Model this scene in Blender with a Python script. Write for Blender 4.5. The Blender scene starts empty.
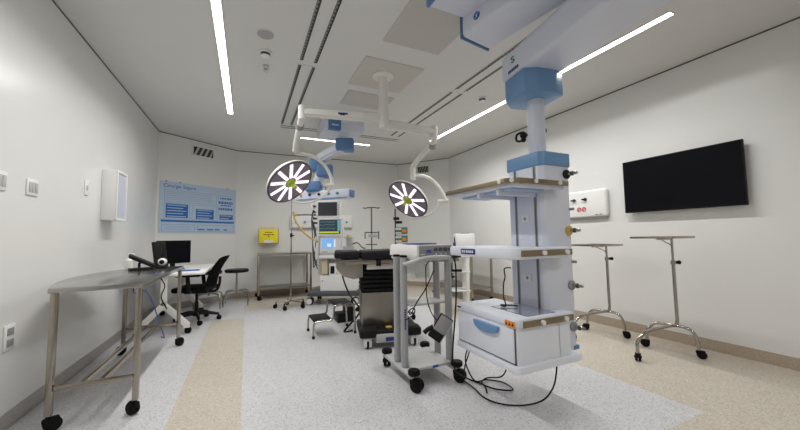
import bpy, bmesh, math, random
from mathutils import Vector, Matrix
random.seed(4)
S = bpy.context.scene
COL = S.collection
PI = math.pi
# ------------------------------------------------------------------ camera (solved from the room's own lines)
H = 1.15
FPX = 327.545
RT = Vector((.90603912, -.4229636, -.01396054)); UP = Vector((-.01568872, -.0665364, .99766065)); FW = Vector((.42290303, .90370056, .06692034))
cam = bpy.data.cameras.new('camera'); cam.lens = 36 * FPX / 800; cam.sensor_width = 36; cam.sensor_fit = 'HORIZONTAL'; cam.clip_start = .05
co = bpy.data.objects.new('camera', cam); COL.objects.link(co)
mm = Matrix((RT, UP, -FW)).transposed().to_4x4(); mm.translation = (0, 0, H); co.matrix_world = mm
S.camera = co
def at(x, y, d):
    return Vector((0, 0, H)) + (FW + RT * ((x - 400) / FPX) - UP * ((y - 215) / FPX)) * d
# ------------------------------------------------------------------ room numbers (metres)
XL, XR, YB, YF, ZC = -1.327, 4.146, 7.27, -1.3, 2.936
CLa, CLb = Vector((-1.327, 6.41)), Vector((-.20, 7.27))      # left chamfer wall
CRa, CRb = Vector((3.34, 7.27)), Vector((4.146, 6.20))       # right chamfer wall
# ------------------------------------------------------------------ materials
def lin(c):
    return tuple(((v / 255) / 12.92 if v / 255 <= .04045 else ((v / 255 + .055) / 1.055) ** 2.4) for v in c) + (1,)
MATS = {}
def mat(name, rgb, rough=.5, metal=0, emit=0, noise=0, nscale=40, alpha=1, coat=0, spec=.5, trans=0):
    m = bpy.data.materials.new(name); m.use_nodes = True
    nt = m.node_tree; b = nt.nodes['Principled BSDF']
    b.inputs['Base Color'].default_value = lin(rgb); b.inputs['Roughness'].default_value = rough; b.inputs['Metallic'].default_value = metal
    b.inputs['Specular IOR Level'].default_value = spec
    b.inputs['Coat Weight'].default_value = coat
    if trans: b.inputs['Transmission Weight'].default_value = trans
    if emit:
        b.inputs['Emission Color'].default_value = lin(rgb); b.inputs['Emission Strength'].default_value = emit
    if noise:
        tc = nt.nodes.new('ShaderNodeTexCoord'); n = nt.nodes.new('ShaderNodeTexNoise'); n.inputs['Scale'].default_value = nscale; n.inputs['Detail'].default_value = 4
        mx = nt.nodes.new('ShaderNodeMix'); mx.data_type = 'RGBA'
        mx.inputs[6].default_value = tuple(v * (1 - noise) for v in lin(rgb)[:3]) + (1,); mx.inputs[7].default_value = tuple(min(1, v * (1 + noise)) for v in lin(rgb)[:3]) + (1,)
        nt.links.new(tc.outputs['Object'], n.inputs['Vector']); nt.links.new(n.outputs['Fac'], mx.inputs[0]); nt.links.new(mx.outputs[2], b.inputs['Base Color'])
        rr = nt.nodes.new('ShaderNodeMapRange'); rr.inputs[3].default_value = max(0, rough - .06); rr.inputs[4].default_value = min(1, rough + .06)
        nt.links.new(n.outputs['Fac'], rr.inputs[0]); nt.links.new(rr.outputs[0], b.inputs['Roughness'])
    MATS[name] = m
    return m
def terrazzo(name, zones, base, dark, light, rough=.38):
    m = bpy.data.materials.new(name); m.use_nodes = True; nt = m.node_tree; b = nt.nodes['Principled BSDF']; L = nt.links
    tc = nt.nodes.new('ShaderNodeTexCoord')
    def math_(op, a, bb):
        n = nt.nodes.new('ShaderNodeMath'); n.operation = op
        for i, v in enumerate((a, bb)):
            if isinstance(v, (int, float)): n.inputs[i].default_value = v
            else: L.new(v, n.inputs[i])
        return n.outputs[0]
    def mix(f, a, bb):
        n = nt.nodes.new('ShaderNodeMix'); n.data_type = 'RGBA'
        if isinstance(f, (int, float)): n.inputs[0].default_value = f
        else: L.new(f, n.inputs[0])
        for i, v in ((6, a), (7, bb)):
            if isinstance(v, tuple): n.inputs[i].default_value = v
            else: L.new(v, n.inputs[i])
        return n.outputs[2]
    col = lin(base)
    if zones:
        sx = nt.nodes.new('ShaderNodeSeparateXYZ'); L.new(tc.outputs['Object'], sx.inputs[0]); X, Y = sx.outputs[0], sx.outputs[1]
        gt = lambda a, v: math_('GREATER_THAN', a, v); lt = lambda a, v: math_('LESS_THAN', a, v); AND = lambda a, c: math_('MULTIPLY', a, c); OR = lambda a, c: math_('MAXIMUM', a, c)
        left = lt(X, -.44)
        backl = AND(lt(X, -.015), gt(Y, 5.42))
        cen = AND(AND(gt(X, -.015), lt(X, 2.68)), AND(gt(Y, 1.16), lt(Y, 5.85)))
        col = mix(OR(OR(left, backl), cen), lin((188, 180, 166)), lin((194, 194, 197)))
    v1 = nt.nodes.new('ShaderNodeTexVoronoi'); v1.inputs['Scale'].default_value = 95; L.new(tc.outputs['Object'], v1.inputs['Vector'])
    sc = nt.nodes.new('ShaderNodeSeparateColor'); L.new(v1.outputs['Color'], sc.inputs[0])
    near = math_('LESS_THAN', v1.outputs['Distance'], .42)
    dk = math_('MULTIPLY', math_('GREATER_THAN', sc.outputs[0], .66), near); lg = math_('MULTIPLY', math_('LESS_THAN', sc.outputs[0], .25), near)
    c2 = mix(math_('MULTIPLY', dk, .55), col, lin(dark)); c3 = mix(math_('MULTIPLY', lg, .5), c2, lin(light))
    n = nt.nodes.new('ShaderNodeTexNoise'); n.inputs['Scale'].default_value = 1.7; n.inputs['Detail'].default_value = 5; L.new(tc.outputs['Object'], n.inputs['Vector'])
    rr = nt.nodes.new('ShaderNodeMapRange'); rr.inputs[3].default_value = rough - .08; rr.inputs[4].default_value = rough + .1
    L.new(n.outputs['Fac'], rr.inputs[0]); L.new(rr.outputs[0], b.inputs['Roughness']); L.new(c3, b.inputs['Base Color'])
    MATS[name] = m
    return m
M_floor = terrazzo('vinyl_floor', True, (200, 198, 196), (112, 104, 96), (228, 226, 222), .34)
M_basel = terrazzo('vinyl_skirting_grey', False, (158, 154, 150), (112, 108, 104), (190, 188, 184))
M_baser = terrazzo('vinyl_skirting_beige', False, (170, 155, 138), (122, 106, 92), (196, 184, 168))
M_wall = mat('wall_enamel', (219, 219, 217), .24, noise=.015, nscale=3)
M_ceil = mat('ceiling_paint', (214, 214, 212), .65, noise=.012, nscale=2)
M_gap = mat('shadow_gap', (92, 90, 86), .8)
M_plate = mat('ceiling_plate', (200, 196, 188), .5, noise=.02)
M_plate2 = mat('ceiling_plate_pale', (192, 189, 183), .55, noise=.02)
M_led = mat('led_strip', (255, 252, 248), .5, emit=9)
M_lamp = mat('surgical_led', (250, 236, 255), .5, emit=1.15)
M_white = mat('white_plastic', (226, 226, 224), .38, noise=.01)
M_whitep = mat('white_powder_coat', (222, 221, 216), .42, noise=.01)
M_cream = mat('cream_plastic', (205, 192, 160), .45)
M_pend = mat('pendant_pale_lilac', (210, 214, 226), .32, noise=.012, nscale=5)
M_pendw = mat('pendant_white', (222, 226, 236), .3, noise=.01)
M_blue = mat('pendant_blue', (106, 146, 188), .35, noise=.02)
M_blue2 = mat('dusty_blue', (84, 122, 168), .4)
M_dblue = mat('deep_blue', (44, 88, 160), .4)
M_navy = mat('navy_print', (28, 52, 120), .5)
M_steel = mat('brushed_steel', (166, 158, 146), .24, 1, noise=.015, nscale=6)
M_steel2 = mat('satin_steel', (156, 150, 142), .3, .95, noise=.02, nscale=6)
M_lsteel = mat('pale_steel', (206, 202, 196), .35, .8)
M_chrome = mat('chrome', (172, 168, 160), .12, 1)
M_rail = mat('rail_bronze_steel', (146, 134, 110), .33, .85, noise=.05)
M_black = mat('black_plastic', (16, 16, 18), .5, noise=.1, spec=.25)
M_rubber = mat('black_rubber', (12, 12, 13), .6, noise=.1, spec=.2)
M_fabric = mat('black_mesh_fabric', (20, 20, 23), .85, noise=.2, nscale=120, spec=.2)
M_pad = mat('black_mattress', (20, 20, 25), .45, noise=.06, spec=.25)
M_screen = mat('black_screen', (11, 11, 16), .3, spec=.12)
M_grey = mat('grey_plastic', (140, 141, 142), .45, noise=.03)
M_post = mat('grey_post', (156, 158, 160), .4, noise=.02)
M_lgrey = mat('light_grey_powder_coat', (178, 179, 178), .42, noise=.02)
M_dgrey = mat('dark_grey_plastic', (74, 76, 78), .5, noise=.04)
M_slot = mat('slot_dark', (58, 57, 56), .7)
M_slotl = mat('slot_fin', (150, 148, 144), .5, .5)
M_lampface = mat('lamp_face_plum_grey', (134, 123, 133), .35)
M_lime = mat('lime_handle', (176, 196, 60), .35)
M_yellow = mat('yellow_card', (236, 218, 28), .6, noise=.02)
M_hose = mat('yellow_hose', (198, 164, 78), .5)
M_orange = mat('orange_label', (232, 140, 34), .5)
M_red = mat('red_print', (200, 50, 52), .5)
M_green = mat('green_print', (40, 120, 70), .5)
M_teal = mat('teal_plastic', (70, 130, 120), .5)
M_poster = mat('poster_sheet', (174, 193, 215), .3, noise=.02)
M_pblue = mat('poster_blue', (22, 100, 172), .35)
M_pline = mat('poster_rule', (120, 148, 182), .4)
M_plite = mat('poster_pale', (196, 212, 228), .35)
M_viewer = mat('pale_lilac_panel', (196, 198, 212), .22)
M_scr_blue = mat('screen_blue', (120, 170, 226), .3, emit=.55)
M_scr_lt = mat('screen_pale', (206, 226, 244), .3, emit=.6)
M_scr_dk = mat('screen_slate', (52, 66, 78), .25, emit=.25)
M_scr_yel = mat('screen_trace', (186, 196, 60), .3, emit=.5)
M_scr_teal = mat('screen_teal', (96, 170, 180), .3, emit=.4)
M_scr_off = mat('screen_off', (56, 56, 60), .2)
M_acry = mat('clear_acrylic', (240, 243, 250), .05, trans=1, spec=.3)
M_bcable = mat('blue_cable', (70, 96, 170), .5)
M_tan = mat('beige_canister', (206, 192, 160), .4)
# ------------------------------------------------------------------ mesh builder
class MB:
    def __init__(s, M=None):
        s.bm = bmesh.new(); s.M = M or Matrix.Identity(4)
    def _merge(s, bm, M=None):
        bm.transform(s.M @ M if M is not None else s.M)
        me = bpy.data.meshes.new('tmp'); bm.to_mesh(me); bm.free(); s.bm.from_mesh(me); bpy.data.meshes.remove(me)
    def box(s, lo, hi, bev=0, M=None, seg=2):
        bm = bmesh.new(); bmesh.ops.create_cube(bm, size=1)
        c = [(a + b) / 2 for a, b in zip(lo, hi)]; d = [abs(b - a) for a, b in zip(lo, hi)]
        for v in bm.verts: v.co = Vector((v.co.x * d[0] + c[0], v.co.y * d[1] + c[1], v.co.z * d[2] + c[2]))
        if bev: bmesh.ops.bevel(bm, geom=list(bm.edges), offset=min(bev, min(d) * .45), segments=seg, profile=.5, affect='EDGES')
        s._merge(bm, M); return s
    def cyl(s, p0, p1, r, r2=None, seg=16, M=None, bev=0):
        p0, p1 = Vector(p0), Vector(p1); d = p1 - p0
        bm = bmesh.new(); bmesh.ops.create_cone(bm, cap_ends=True, segments=seg, radius1=r, radius2=r if r2 is None else r2, depth=d.length)
        if bev:
            ed = [e for e in bm.edges if len(e.link_faces) == 2 and any(len(f.verts) > 4 for f in e.link_faces)]
            bmesh.ops.bevel(bm, geom=ed, offset=bev, segments=2, affect='EDGES')
        R = d.to_track_quat('Z', 'Y').to_matrix().to_4x4(); R.translation = (p0 + p1) / 2
        bm.transform(R); s._merge(bm, M); return s
    def ball(s, c, r, sc=(1, 1, 1), M=None, seg=16):
        bm = bmesh.new(); bmesh.ops.create_uvsphere(bm, u_segments=seg, v_segments=seg // 2, radius=r)
        for v in bm.verts: v.co = Vector((v.co.x * sc[0], v.co.y * sc[1], v.co.z * sc[2])) + Vector(c)
        s._merge(bm, M); return s
    def tube(s, pts, r, seg=8, sm=0, closed=False, M=None):
        pts = [Vector(p) for p in pts]
        if sm: pts = smooth(pts, sm)
        bm = bmesh.new(); rings = []; n = None
        for i, p in enumerate(pts):
            t = (pts[min(i + 1, len(pts) - 1)] - pts[max(i - 1, 0)]).normalized()
            if n is None:
                n = t.orthogonal().normalized()
            n = (n - t * n.dot(t)).normalized(); b = t.cross(n)
            rr = r[i] if isinstance(r, list) else r
            rings.append([bm.verts.new(p + (n * math.cos(a) + b * math.sin(a)) * rr) for a in (2 * PI * k / seg for k in range(seg))])
        for A, B in zip(rings, rings[1:]):
            for k in range(seg): bm.faces.new((A[k], A[(k + 1) % seg], B[(k + 1) % seg], B[k]))
        bm.faces.new(list(reversed(rings[0]))); bm.faces.new(rings[-1])
        s._merge(bm, M); return s
    def lathe(s, prof, c=(0, 0, 0), M=None, seg=28):
        bm = bmesh.new(); rings = []
        for r, z in prof:
            rings.append([bm.verts.new((max(r, 1e-4) * math.cos(2 * PI * k / seg) + c[0], max(r, 1e-4) * math.sin(2 * PI * k / seg) + c[1], z + c[2])) for k in range(seg)])
        for A, B in zip(rings, rings[1:]):
            for k in range(seg): bm.faces.new((A[k], A[(k + 1) % seg], B[(k + 1) % seg], B[k]))
        bm.faces.new(list(reversed(rings[0]))); bm.faces.new(rings[-1])
        bmesh.ops.recalc_face_normals(bm, faces=list(bm.faces)); s._merge(bm, M); return s
    def prism(s, poly, z0, z1, bev=0, M=None, seg=2):
        bm = bmesh.new(); A = [bm.verts.new((x, y, z0)) for x, y in poly]; B = [bm.verts.new((x, y, z1)) for x, y in poly]; n = len(poly)
        bm.faces.new(list(reversed(A))); bm.faces.new(B)
        for k in range(n): bm.faces.new((A[k], A[(k + 1) % n], B[(k + 1) % n], B[k]))
        bmesh.ops.recalc_face_normals(bm, faces=list(bm.faces))
        if bev: bmesh.ops.bevel(bm, geom=list(bm.edges), offset=bev, segments=seg, profile=.5, affect='EDGES')
        s._merge(bm, M); return s
    def build(s, name, m, parent=None):
        me = bpy.data.meshes.new(name)
        off = Vector((0, 0, 0)); q = parent
        while q is not None: off += q.location; q = q.parent
        if off.length: bmesh.ops.translate(s.bm, verts=s.bm.verts, vec=-off)
        s.bm.to_mesh(me); s.bm.free(); me.materials.append(m)
        for p in me.polygons: p.use_smooth = True
        me.set_sharp_from_angle(angle=math.radians(35))
        o = bpy.data.objects.new(name, me); COL.objects.link(o); o.parent = parent
        return o
def smooth(P, n):
    out = []
    for i in range(len(P) - 1):
        a, b, c, d = P[max(i - 1, 0)], P[i], P[i + 1], P[min(i + 2, len(P) - 1)]
        for k in range(n):
            t = k / n
            out.append(.5 * ((2 * b) + (c - a) * t + (2 * a - 5 * b + 4 * c - d) * t * t + (3 * b - a - 3 * c + d) * t ** 3))
    out.append(P[-1]); return out
def thing(name, label, cat, loc=(0, 0, 0), group=None):
    o = bpy.data.objects.new(name, None); COL.objects.link(o); o.location = loc; o.empty_display_size = .1
    return tag(o, label, cat, group)
def tag(o, label, cat, group=None):
    o['label'] = label; o['category'] = cat
    if group: o['group'] = group
    return o
def struct(name, mb, m, parent=None):
    o = mb.build(name, m, parent); o['kind'] = 'structure'; return o
def copy_tree(o, parent=None):
    c = o.copy(); COL.objects.link(c); c.parent = parent
    for ch in list(o.children): copy_tree(ch, c)
    return c
def rz(x, y, deg, z=0):
    return Matrix.Translation((x, y, z)) @ Matrix.Rotation(math.radians(deg), 4, 'Z')
def frame(o, x, y):                       # matrix from origin, local x and local y directions
    x = Vector(x).normalized(); y = Vector(y).normalized(); z = x.cross(y).normalized(); y = z.cross(x)
    M = Matrix((x, y, z)).transposed().to_4x4(); M.translation = Vector(o); return M
def text(name, s, size, m, parent, M, depth=.0012):
    cu = bpy.data.curves.new('t', 'FONT'); cu.body = s; cu.size = size; cu.extrude = depth; cu.align_x = 'LEFT'
    to = bpy.data.objects.new('t', cu); COL.objects.link(to)
    bpy.context.view_layer.update()
    me = bpy.data.meshes.new_from_object(to.evaluated_get(bpy.context.evaluated_depsgraph_get()))
    bpy.data.objects.remove(to); bpy.data.curves.remove(cu)
    mb = MB(M); bm = bmesh.new(); bm.from_mesh(me); bpy.data.meshes.remove(me); mb._merge(bm)
    return mb.build(name, m, parent)
def caster(x, y, ang, r=.04, w=.028, top=.1, M=None, grey=None):
    """swivel caster touching the floor, fork leading to (x,y,top)"""
    mb = MB(M); off = r * .5; c, s_ = math.cos(ang), math.sin(ang); wx, wy = x + off * c, y + off * s_
    ax = Vector((-s_, c, 0))
    for k in (-1, 1):
        p = Vector((wx, wy, r)) + ax * k * w * .42
        mb.cyl(p - ax * w * .34, p + ax * w * .34, r, seg=18, bev=r * .12)
    mb.cyl(Vector((wx, wy, r)) - ax * w * .95, Vector((wx, wy, r)) + ax * w * .95, r * .35, seg=12)
    mb.box((-r * 1.0, -w * .6, r * 1.1), (r * .9, w * .6, r * 2.05), r * .3, M=Matrix.Translation((wx - off * .3 * c, wy - off * .3 * s_, 0)) @ Matrix.Rotation(ang, 4, 'Z'))
    mb.cyl((x, y, r * 1.7), (x, y, top), .011, seg=10)
    return mb
# ================================================================== SETTING
outline = [(XL, YF), (XR, YF), (XR, CRb.y), (CRa.x, YB), (CLb.x, YB), (XL, CLa.y)]
struct('floor', MB().prism(outline, -.08, 0), M_floor)
struct('ceiling', MB().prism(outline, ZC, ZC + .08), M_ceil)
def wall(name, a, b, mname, bmat, k):
    a, b = Vector(a), Vector(b); t = (b - a).normalized(); n = Vector((-t.y, t.x))     # n points inward
    a3 = a - t * .0; b3 = b
    def slab(d0, d1, z0, z1):
        mb = MB(); mb.prism([tuple(a3 + n * d0), tuple(b3 + n * d0), tuple(b3 + n * d1), tuple(a3 + n * d1)], z0, z1); return mb
    struct('wall_' + name, slab(-.1, 0, -.08, ZC + .08), M_wall)
    struct('baseboard_' + name, slab(0, .006, 0, .105), bmat)
    struct('trim_%d' % k, slab(0, .003, ZC - .014, ZC), M_gap)  # dark strip coloured as the shade in the wall-ceiling groove
corner = [(XL, YF), (XR, YF), (XR, CRb.y), (CRa.x, YB), (CLb.x, YB), (XL, CLa.y)]
names = ['front', 'right', 'back_right', 'back', 'back_left', 'left']
bms = [M_basel, M_baser, M_baser, M_baser, M_basel, M_basel]
for k in range(6):
    wall(names[k], corner[k], corner[(k + 1) % 6], 0, bms[k], k + 1)
# ------------------------------------------------------------------ ceiling lights
LED_W = 13.4
def led(x0, y0, x1, y1, label, grp='recessed linear ceiling lights'):
    t = thing('linear_ceiling_light', label, 'ceiling light', ((x0 + x1) / 2, (y0 + y1) / 2, ZC), grp)
    MB().box((x0, y0, ZC - .006), (x1, y1, ZC - .0005)).build('diffuser', M_led, t)
    la = bpy.data.lights.new('led_glow', 'AREA'); la.shape = 'RECTANGLE'; la.size = x1 - x0; la.size_y = y1 - y0; la.spread = math.radians(150)
    la.energy = LED_W * max(x1 - x0, y1 - y0); la.color = (1, .985, .965)
    lo = bpy.data.objects.new('led_glow', la); COL.objects.link(lo); lo.parent = t; lo.location = (0, 0, -.010)
    f = MB(); e = .008
    f.box((x0 - e, y0 - e, ZC - .008), (x0, y1 + e, ZC)); f.box((x1, y0 - e, ZC - .008), (x1 + e, y1 + e, ZC))
    f.box((x0, y0 - e, ZC - .008), (x1, y0, ZC)); f.box((x0, y1, ZC - .008), (x1, y1 + e, ZC)); f.build('frame', M_whitep, t)
led(-.27, 1.3, -.205, 5.13, 'long linear LED light running along left side of ceiling')
led(3.06, 1.36, 3.125, 5.2, 'long linear LED light on right, behind the pendant arm')
led(.82, 5.87, 2.13, 5.925, 'short linear LED light across back, behind the far blue pendant')
led(.7, -.6, 2.3, -.54, 'linear LED light across the ceiling above the camera end')  # added strip out of view, put in to give the room more light
def diffuser(x0, y0, x1, y1, label, along):
    t = thing('slot_air_diffuser', label, 'air diffuser', ((x0 + x1) / 2, (y0 + y1) / 2, ZC), 'linear slot air diffusers')
    MB().box((x0, y0, ZC - .004), (x1, y1, ZC)).build('frame', M_ceil, t)
    w = .032 if along == 'Y' else .026
    for k in (0, 1):
        s_ = MB(); fin = MB()
        if along == 'Y':
            xa = x0 + .012 if k == 0 else x1 - .012 - w
            s_.box((xa, y0 + .02, ZC - .006), (xa + w, y1 - .02, ZC - .001))
            n = int((y1 - y0) / .05)
            comb = [(xa + .004, y0 + .03)]
            for i in range(n): comb += [(xa + w * .55, y0 + .03 + i * .05), (xa + w * .55, y0 + .05 + i * .05), (xa + .009, y0 + .05 + i * .05), (xa + .009, y0 + .08 + i * .05)]
            comb += [(xa + .004, comb[-1][1])]; fin.prism(comb[:1] + comb[1:], ZC - .008, ZC - .002)
        else:
            ya = y0 + .01 if k == 0 else y1 - .01 - w
            s_.box((x0 + .02, ya, ZC - .006), (x1 - .02, ya + w, ZC - .001))
            n = int((x1 - x0) / .05)
            comb = [(x0 + .03, ya + .004)]
            for i in range(n): comb += [(x0 + .03 + i * .05, ya + w * .5), (x0 + .05 + i * .05, ya + w * .5), (x0 + .05 + i * .05, ya + .008), (x0 + .08 + i * .05, ya + .008)]
            comb += [(comb[-1][0], ya + .004)]; fin.prism(comb, ZC - .008, ZC - .002)
        p = s_.build('slot', M_slot, t); fin.build('fin', M_slotl, p)
diffuser(.44, .9, .635, 3.30, 'double slot air diffuser at left of ceiling, end nearer the camera', 'Y')
diffuser(.44, 3.36, .635, 5.30, 'double slot air diffuser at left of ceiling, end toward back wall', 'Y')
diffuser(2.25, 1.0, 2.445, 3.22, 'double slot air diffuser right of lamp mast, end nearer the camera', 'Y')
diffuser(2.25, 3.28, 2.445, 5.20, 'double slot air diffuser right of lamp mast, end toward back wall', 'Y')
diffuser(.44, 5.34, 2.5, 5.47, 'double slot air diffuser crossing the ceiling above far pendant', 'X')
def cplate(x0, y0, x1, y1, label):
    o = MB().box((x0, y0, ZC - .007), (x1, y1, ZC), .002); b = o.build('ceiling_plate', M_plate2); tag(b, label, 'ceiling plate', 'ceiling access plates')
cplate(1.09, 1.98, 1.68, 2.65, 'large grey ceiling plate nearest the camera, left of the pendant arms')
cplate(1.09, 3.74, 1.70, 4.18, 'pale ceiling plate behind the surgical lamp mount')
# speaker, detectors
t = thing('ceiling_speaker', 'round grey flush ceiling speaker beside left LED strip', 'speaker', (.12, 2.98, ZC))
MB().cyl((.12, 2.98, ZC - .006), (.12, 2.98, ZC), .075, seg=32).build('rim', M_whitep, t)
MB().cyl((.12, 2.98, ZC - .009), (.12, 2.98, ZC - .006), .068, seg=32).build('grille', mat('speaker_mesh', (168, 166, 170), .7, noise=.1, nscale=300), t)
def smoke(x, y, label):
    t = thing('smoke_detector', label, 'smoke detector', (x, y, ZC), 'ceiling smoke detectors')
    MB().lathe([(.056, 0), (.056, -.016), (.05, -.02)], (x, y, ZC)).build('base', M_white, t)
    sl = MB()
    for k in range(10):
        a = 2 * PI * k / 10
        sl.box((-.012, -.004, -.011), (.012, .004, .011), M=Matrix.Translation((x, y, ZC - .031)) @ Matrix.Rotation(a, 4, 'Z') @ Matrix.Translation((0, -.037, 0)))
    sl.build('vent_slot', M_slot, t)
    MB().lathe([(.036, -.02), (.036, -.04), (.042, -.042), (.036, -.05), (.01, -.054)], (x, y, ZC)).build('chamber', M_white, t)
smoke(.135, 3.27, 'white smoke detector between ceiling speaker and small sensor, left side')
smoke(2.74, 3.29, 'white smoke detector on right half of ceiling by the slot diffuser')
t = thing('motion_sensor', 'small rectangular ceiling sensor behind the left smoke detector', 'sensor', (.15, 3.58, ZC))
MB().box((.125, 3.51, ZC - .03), (.175, 3.65, ZC), .008).build('housing', M_plate, t); MB().box((.135, 3.53, ZC - .033), (.165, 3.58, ZC - .028), .004).build('lens', M_grey, t)
# ------------------------------------------------------------------ wall-mounted things
def wallframe(a, b):
    a, b = Vector(a), Vector(b); t = (b - a).normalized(); return frame((a.x, a.y, 0), (t.x, t.y, 0), (0, 0, 1))   # local x along, y up, z into room
WL_ = wallframe(CLa, CLb); WR_ = wallframe(CRa, CRb)
def vent(M, s0, s1, z0, z1, label, sl):
    t = thing('wall_vent', label, 'vent', M @ Vector(((s0 + s1) / 2, z0, 0)), 'wall vents under the ceiling')
    f = MB(M); e = .022
    f.box((s0, z0, 0), (s1, z0 + e, .014), .003); f.box((s0, z1 - e, 0), (s1, z1, .014), .003); f.box((s0, z0, 0), (s0 + e, z1, .014), .003); f.box((s1 - e, z0, 0), (s1, z1, .014), .003)
    f.build('frame', M_whitep, t)
    MB(M).box((s0 + e, z0 + e, 0), (s1 - e, z1 - e, .003)).build('backing', M_slot, t)
    n = 4; w = (s1 - s0 - 2 * e); h = z1 - z0 - 2 * e
    for k in range(n):
        x = s0 + e + w * (k + .12) / n
        v = MB(M); q = w / n * .42; d = h * .45
        x2 = min(x + d + q, s1 - e)
        v.prism([(x, z0 + e), (min(x + q, s1 - e), z0 + e), (x2, z1 - e), (min(x + d, s1 - e - .002), z1 - e)], .003, .012); v.build('blade', sl, t)
vent(WL_, .53, .94, 2.645, 2.84, 'slatted wall vent on left angled wall, above blue poster', M_lgrey)
vent(WR_, .54, .86, 2.64, 2.83, 'slatted wall vent on right angled wall, behind the right surgical lamp', M_grey)
# poster
s0, s1, z0, z1 = .04, 1.40, 1.27, 2.125
t = thing('safety_poster', 'large blue and white safe surgery checklist poster on left angled wall', 'poster', WL_ @ Vector((.7, z0, 0)))
MB(WL_).box((s0, z0, .002), (s1, z1, .010)).build('sheet', M_poster, t)
text('title', 'Cirurgia Segura', .085, M_pblue, t, WL_ @ Matrix.Translation((s0 + .05, z1 - .095, .011)))
def pbox(name, a, b, c, d, m, zt=.0115): return MB(WL_).box((s0 + a * 1.36, z1 - d * .855, .0095), (s0 + b * 1.36, z1 - c * .855, zt)).build(name, m, t)
fr = MB(WL_)
def outl(a, b, c, d):
    X0, X1, Z0, Z1 = s0 + a * 1.36, s0 + b * 1.36, z1 - d * .855, z1 - c * .855
    for q in ((X0, Z0, X1, Z0 + .005), (X0, Z1 - .005, X1, Z1), (X0, Z0, X0 + .005, Z1), (X1 - .005, Z0, X1, Z1)): fr.box((q[0], q[1], .0095), (q[2], q[3], .0112))
outl(.05, .71, .16, .39); outl(.05, .35, .42, .73); outl(.38, .71, .42, .73); outl(.73, .97, .16, .73); outl(.03, .42, .83, .97); outl(.45, .97, .83, .97)
for k in range(5): fr.box((s0 + .09, z1 - .855 * (.2 + k * .036), .0095), (s0 + .87, z1 - .855 * (.194 + k * .036), .0112))
for k in range(3): fr.box((s0 + .08, z1 - .855 * (.87 + k * .03), .0095), (s0 + .5, z1 - .855 * (.865 + k * .03), .0112))
fr.build('ruled_box', M_pline, t)
for a, b, c, d, n in ((.07, .33, .43, .70, 5), (.43, .67, .50, .71, 4), (.755, .955, .59, .70, 2)):
    p = pbox('text_panel', a, b, c, d, M_pblue)
    ln = MB(WL_)
    for k in range(n):
        zz = z1 - .855 * (c + (d - c) * (k + .5) / n); ln.box((s0 + a * 1.36 + .02, zz - .005, .011), (s0 + b * 1.36 - .03 - .05 * (k % 2), zz + .005, .0122))
    ln.build('text_line', M_plite, p)
for a, b, c, d in ((.76, .93, .21, .245), (.74, .955, .295, .35), (.77, .93, .37, .4), (.74, .955, .44, .49)):
    g = MB(WL_); x = a
    while x < b - .01:
        w = random.uniform(.012, .03); g.box((s0 + x * 1.36, z1 - d * .855, .0095), (s0 + min(b, x + w) * 1.36, z1 - c * .855, .0115)); x += w + .008
    g.build('heading', M_pblue, t)
pbox('band', .02, .975, .745, .785, M_pblue)
for a, b in ((.46, .55), (.58, .67), (.69, .76), (.82, .87)): pbox('caption', a, b, .915, .94, M_pblue)
cl = MB(WL_)
for k in (.06, .22, .86): cl.box((s0 + k * 1.36, z1 - .004, 0), (s0 + k * 1.36 + .022, z1 + .012, .014), .003)
cl.build('clip', M_dgrey, t)
# wall viewer box left
t = thing('wall_cabinet', 'white wall-hung box with pale lilac front panel on left wall', 'wall box', (XL, 4.36, 1.35))
MB().box((XL, 4.21, 1.36), (XL + .115, 4.52, 1.875), .006).build('body', M_white, t)
fr = MB(); X = XL + .115
for lo, hi in (((X, 4.21, 1.36), (X + .012, 4.235, 1.875)), ((X, 4.495, 1.36), (X + .012, 4.52, 1.875)), ((X, 4.235, 1.36), (X + .012, 4.495, 1.385)), ((X, 4.235, 1.85), (X + .012, 4.495, 1.875))): fr.box(lo, hi, .003)
fr.build('frame', M_whitep, t); MB().box((X, 4.235, 1.385), (X + .004, 4.495, 1.85)).build('panel', M_viewer, t)
def plate(y0, y1, z0, z1, label, name, cat, rock):
    t = thing(name, label, cat, (XL, (y0 + y1) / 2, z0)); MB().box((XL, y0, z0), (XL + .009, y1, z1), .003).build('face_plate', M_white, t)
    n = len(rock)
    for r in rock:
        MB().box((XL + .008, y0 + (y1 - y0) * r[0], z0 + (z1 - z0) * r[2]), (XL + .013, y0 + (y1 - y0) * r[1], z0 + (z1 - z0) * r[3]), .002).build(r[4], r[5], t)
plate(2.985, 3.115, 1.465, 1.575, 'white two-gang switch plate on left wall above the steel table', 'light_switch', 'switch', [(.12, .36, .2, .8, 'rocker', M_lgrey), (.42, .62, .2, .8, 'rocker', M_lgrey), (.68, .9, .2, .8, 'rocker', M_lgrey)])
plate(2.68, 2.785, 1.46, 1.575, 'white switch plate cut by the left edge of the photo', 'light_switch', 'switch', [(.2, .48, .2, .8, 'rocker', M_lgrey), (.55, .85, .2, .8, 'rocker', M_lgrey)])
plate(3.83, 3.905, 1.565, 1.705, 'narrow white switch plate beside the wall-hung white box', 'light_switch', 'switch', [(.3, .7, .35, .65, 'rocker', M_lgrey)])
plate(2.855, 2.955, .49, .64, 'white double power socket low on left wall behind steel table', 'power_socket', 'socket', [(.2, .8, .12, .42, 'outlet', M_dgrey), (.2, .8, .58, .88, 'outlet', M_dgrey)])
for o in [x for x in bpy.data.objects if x.name.startswith('outlet')]: o.data.materials[0] = M_grey
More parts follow.
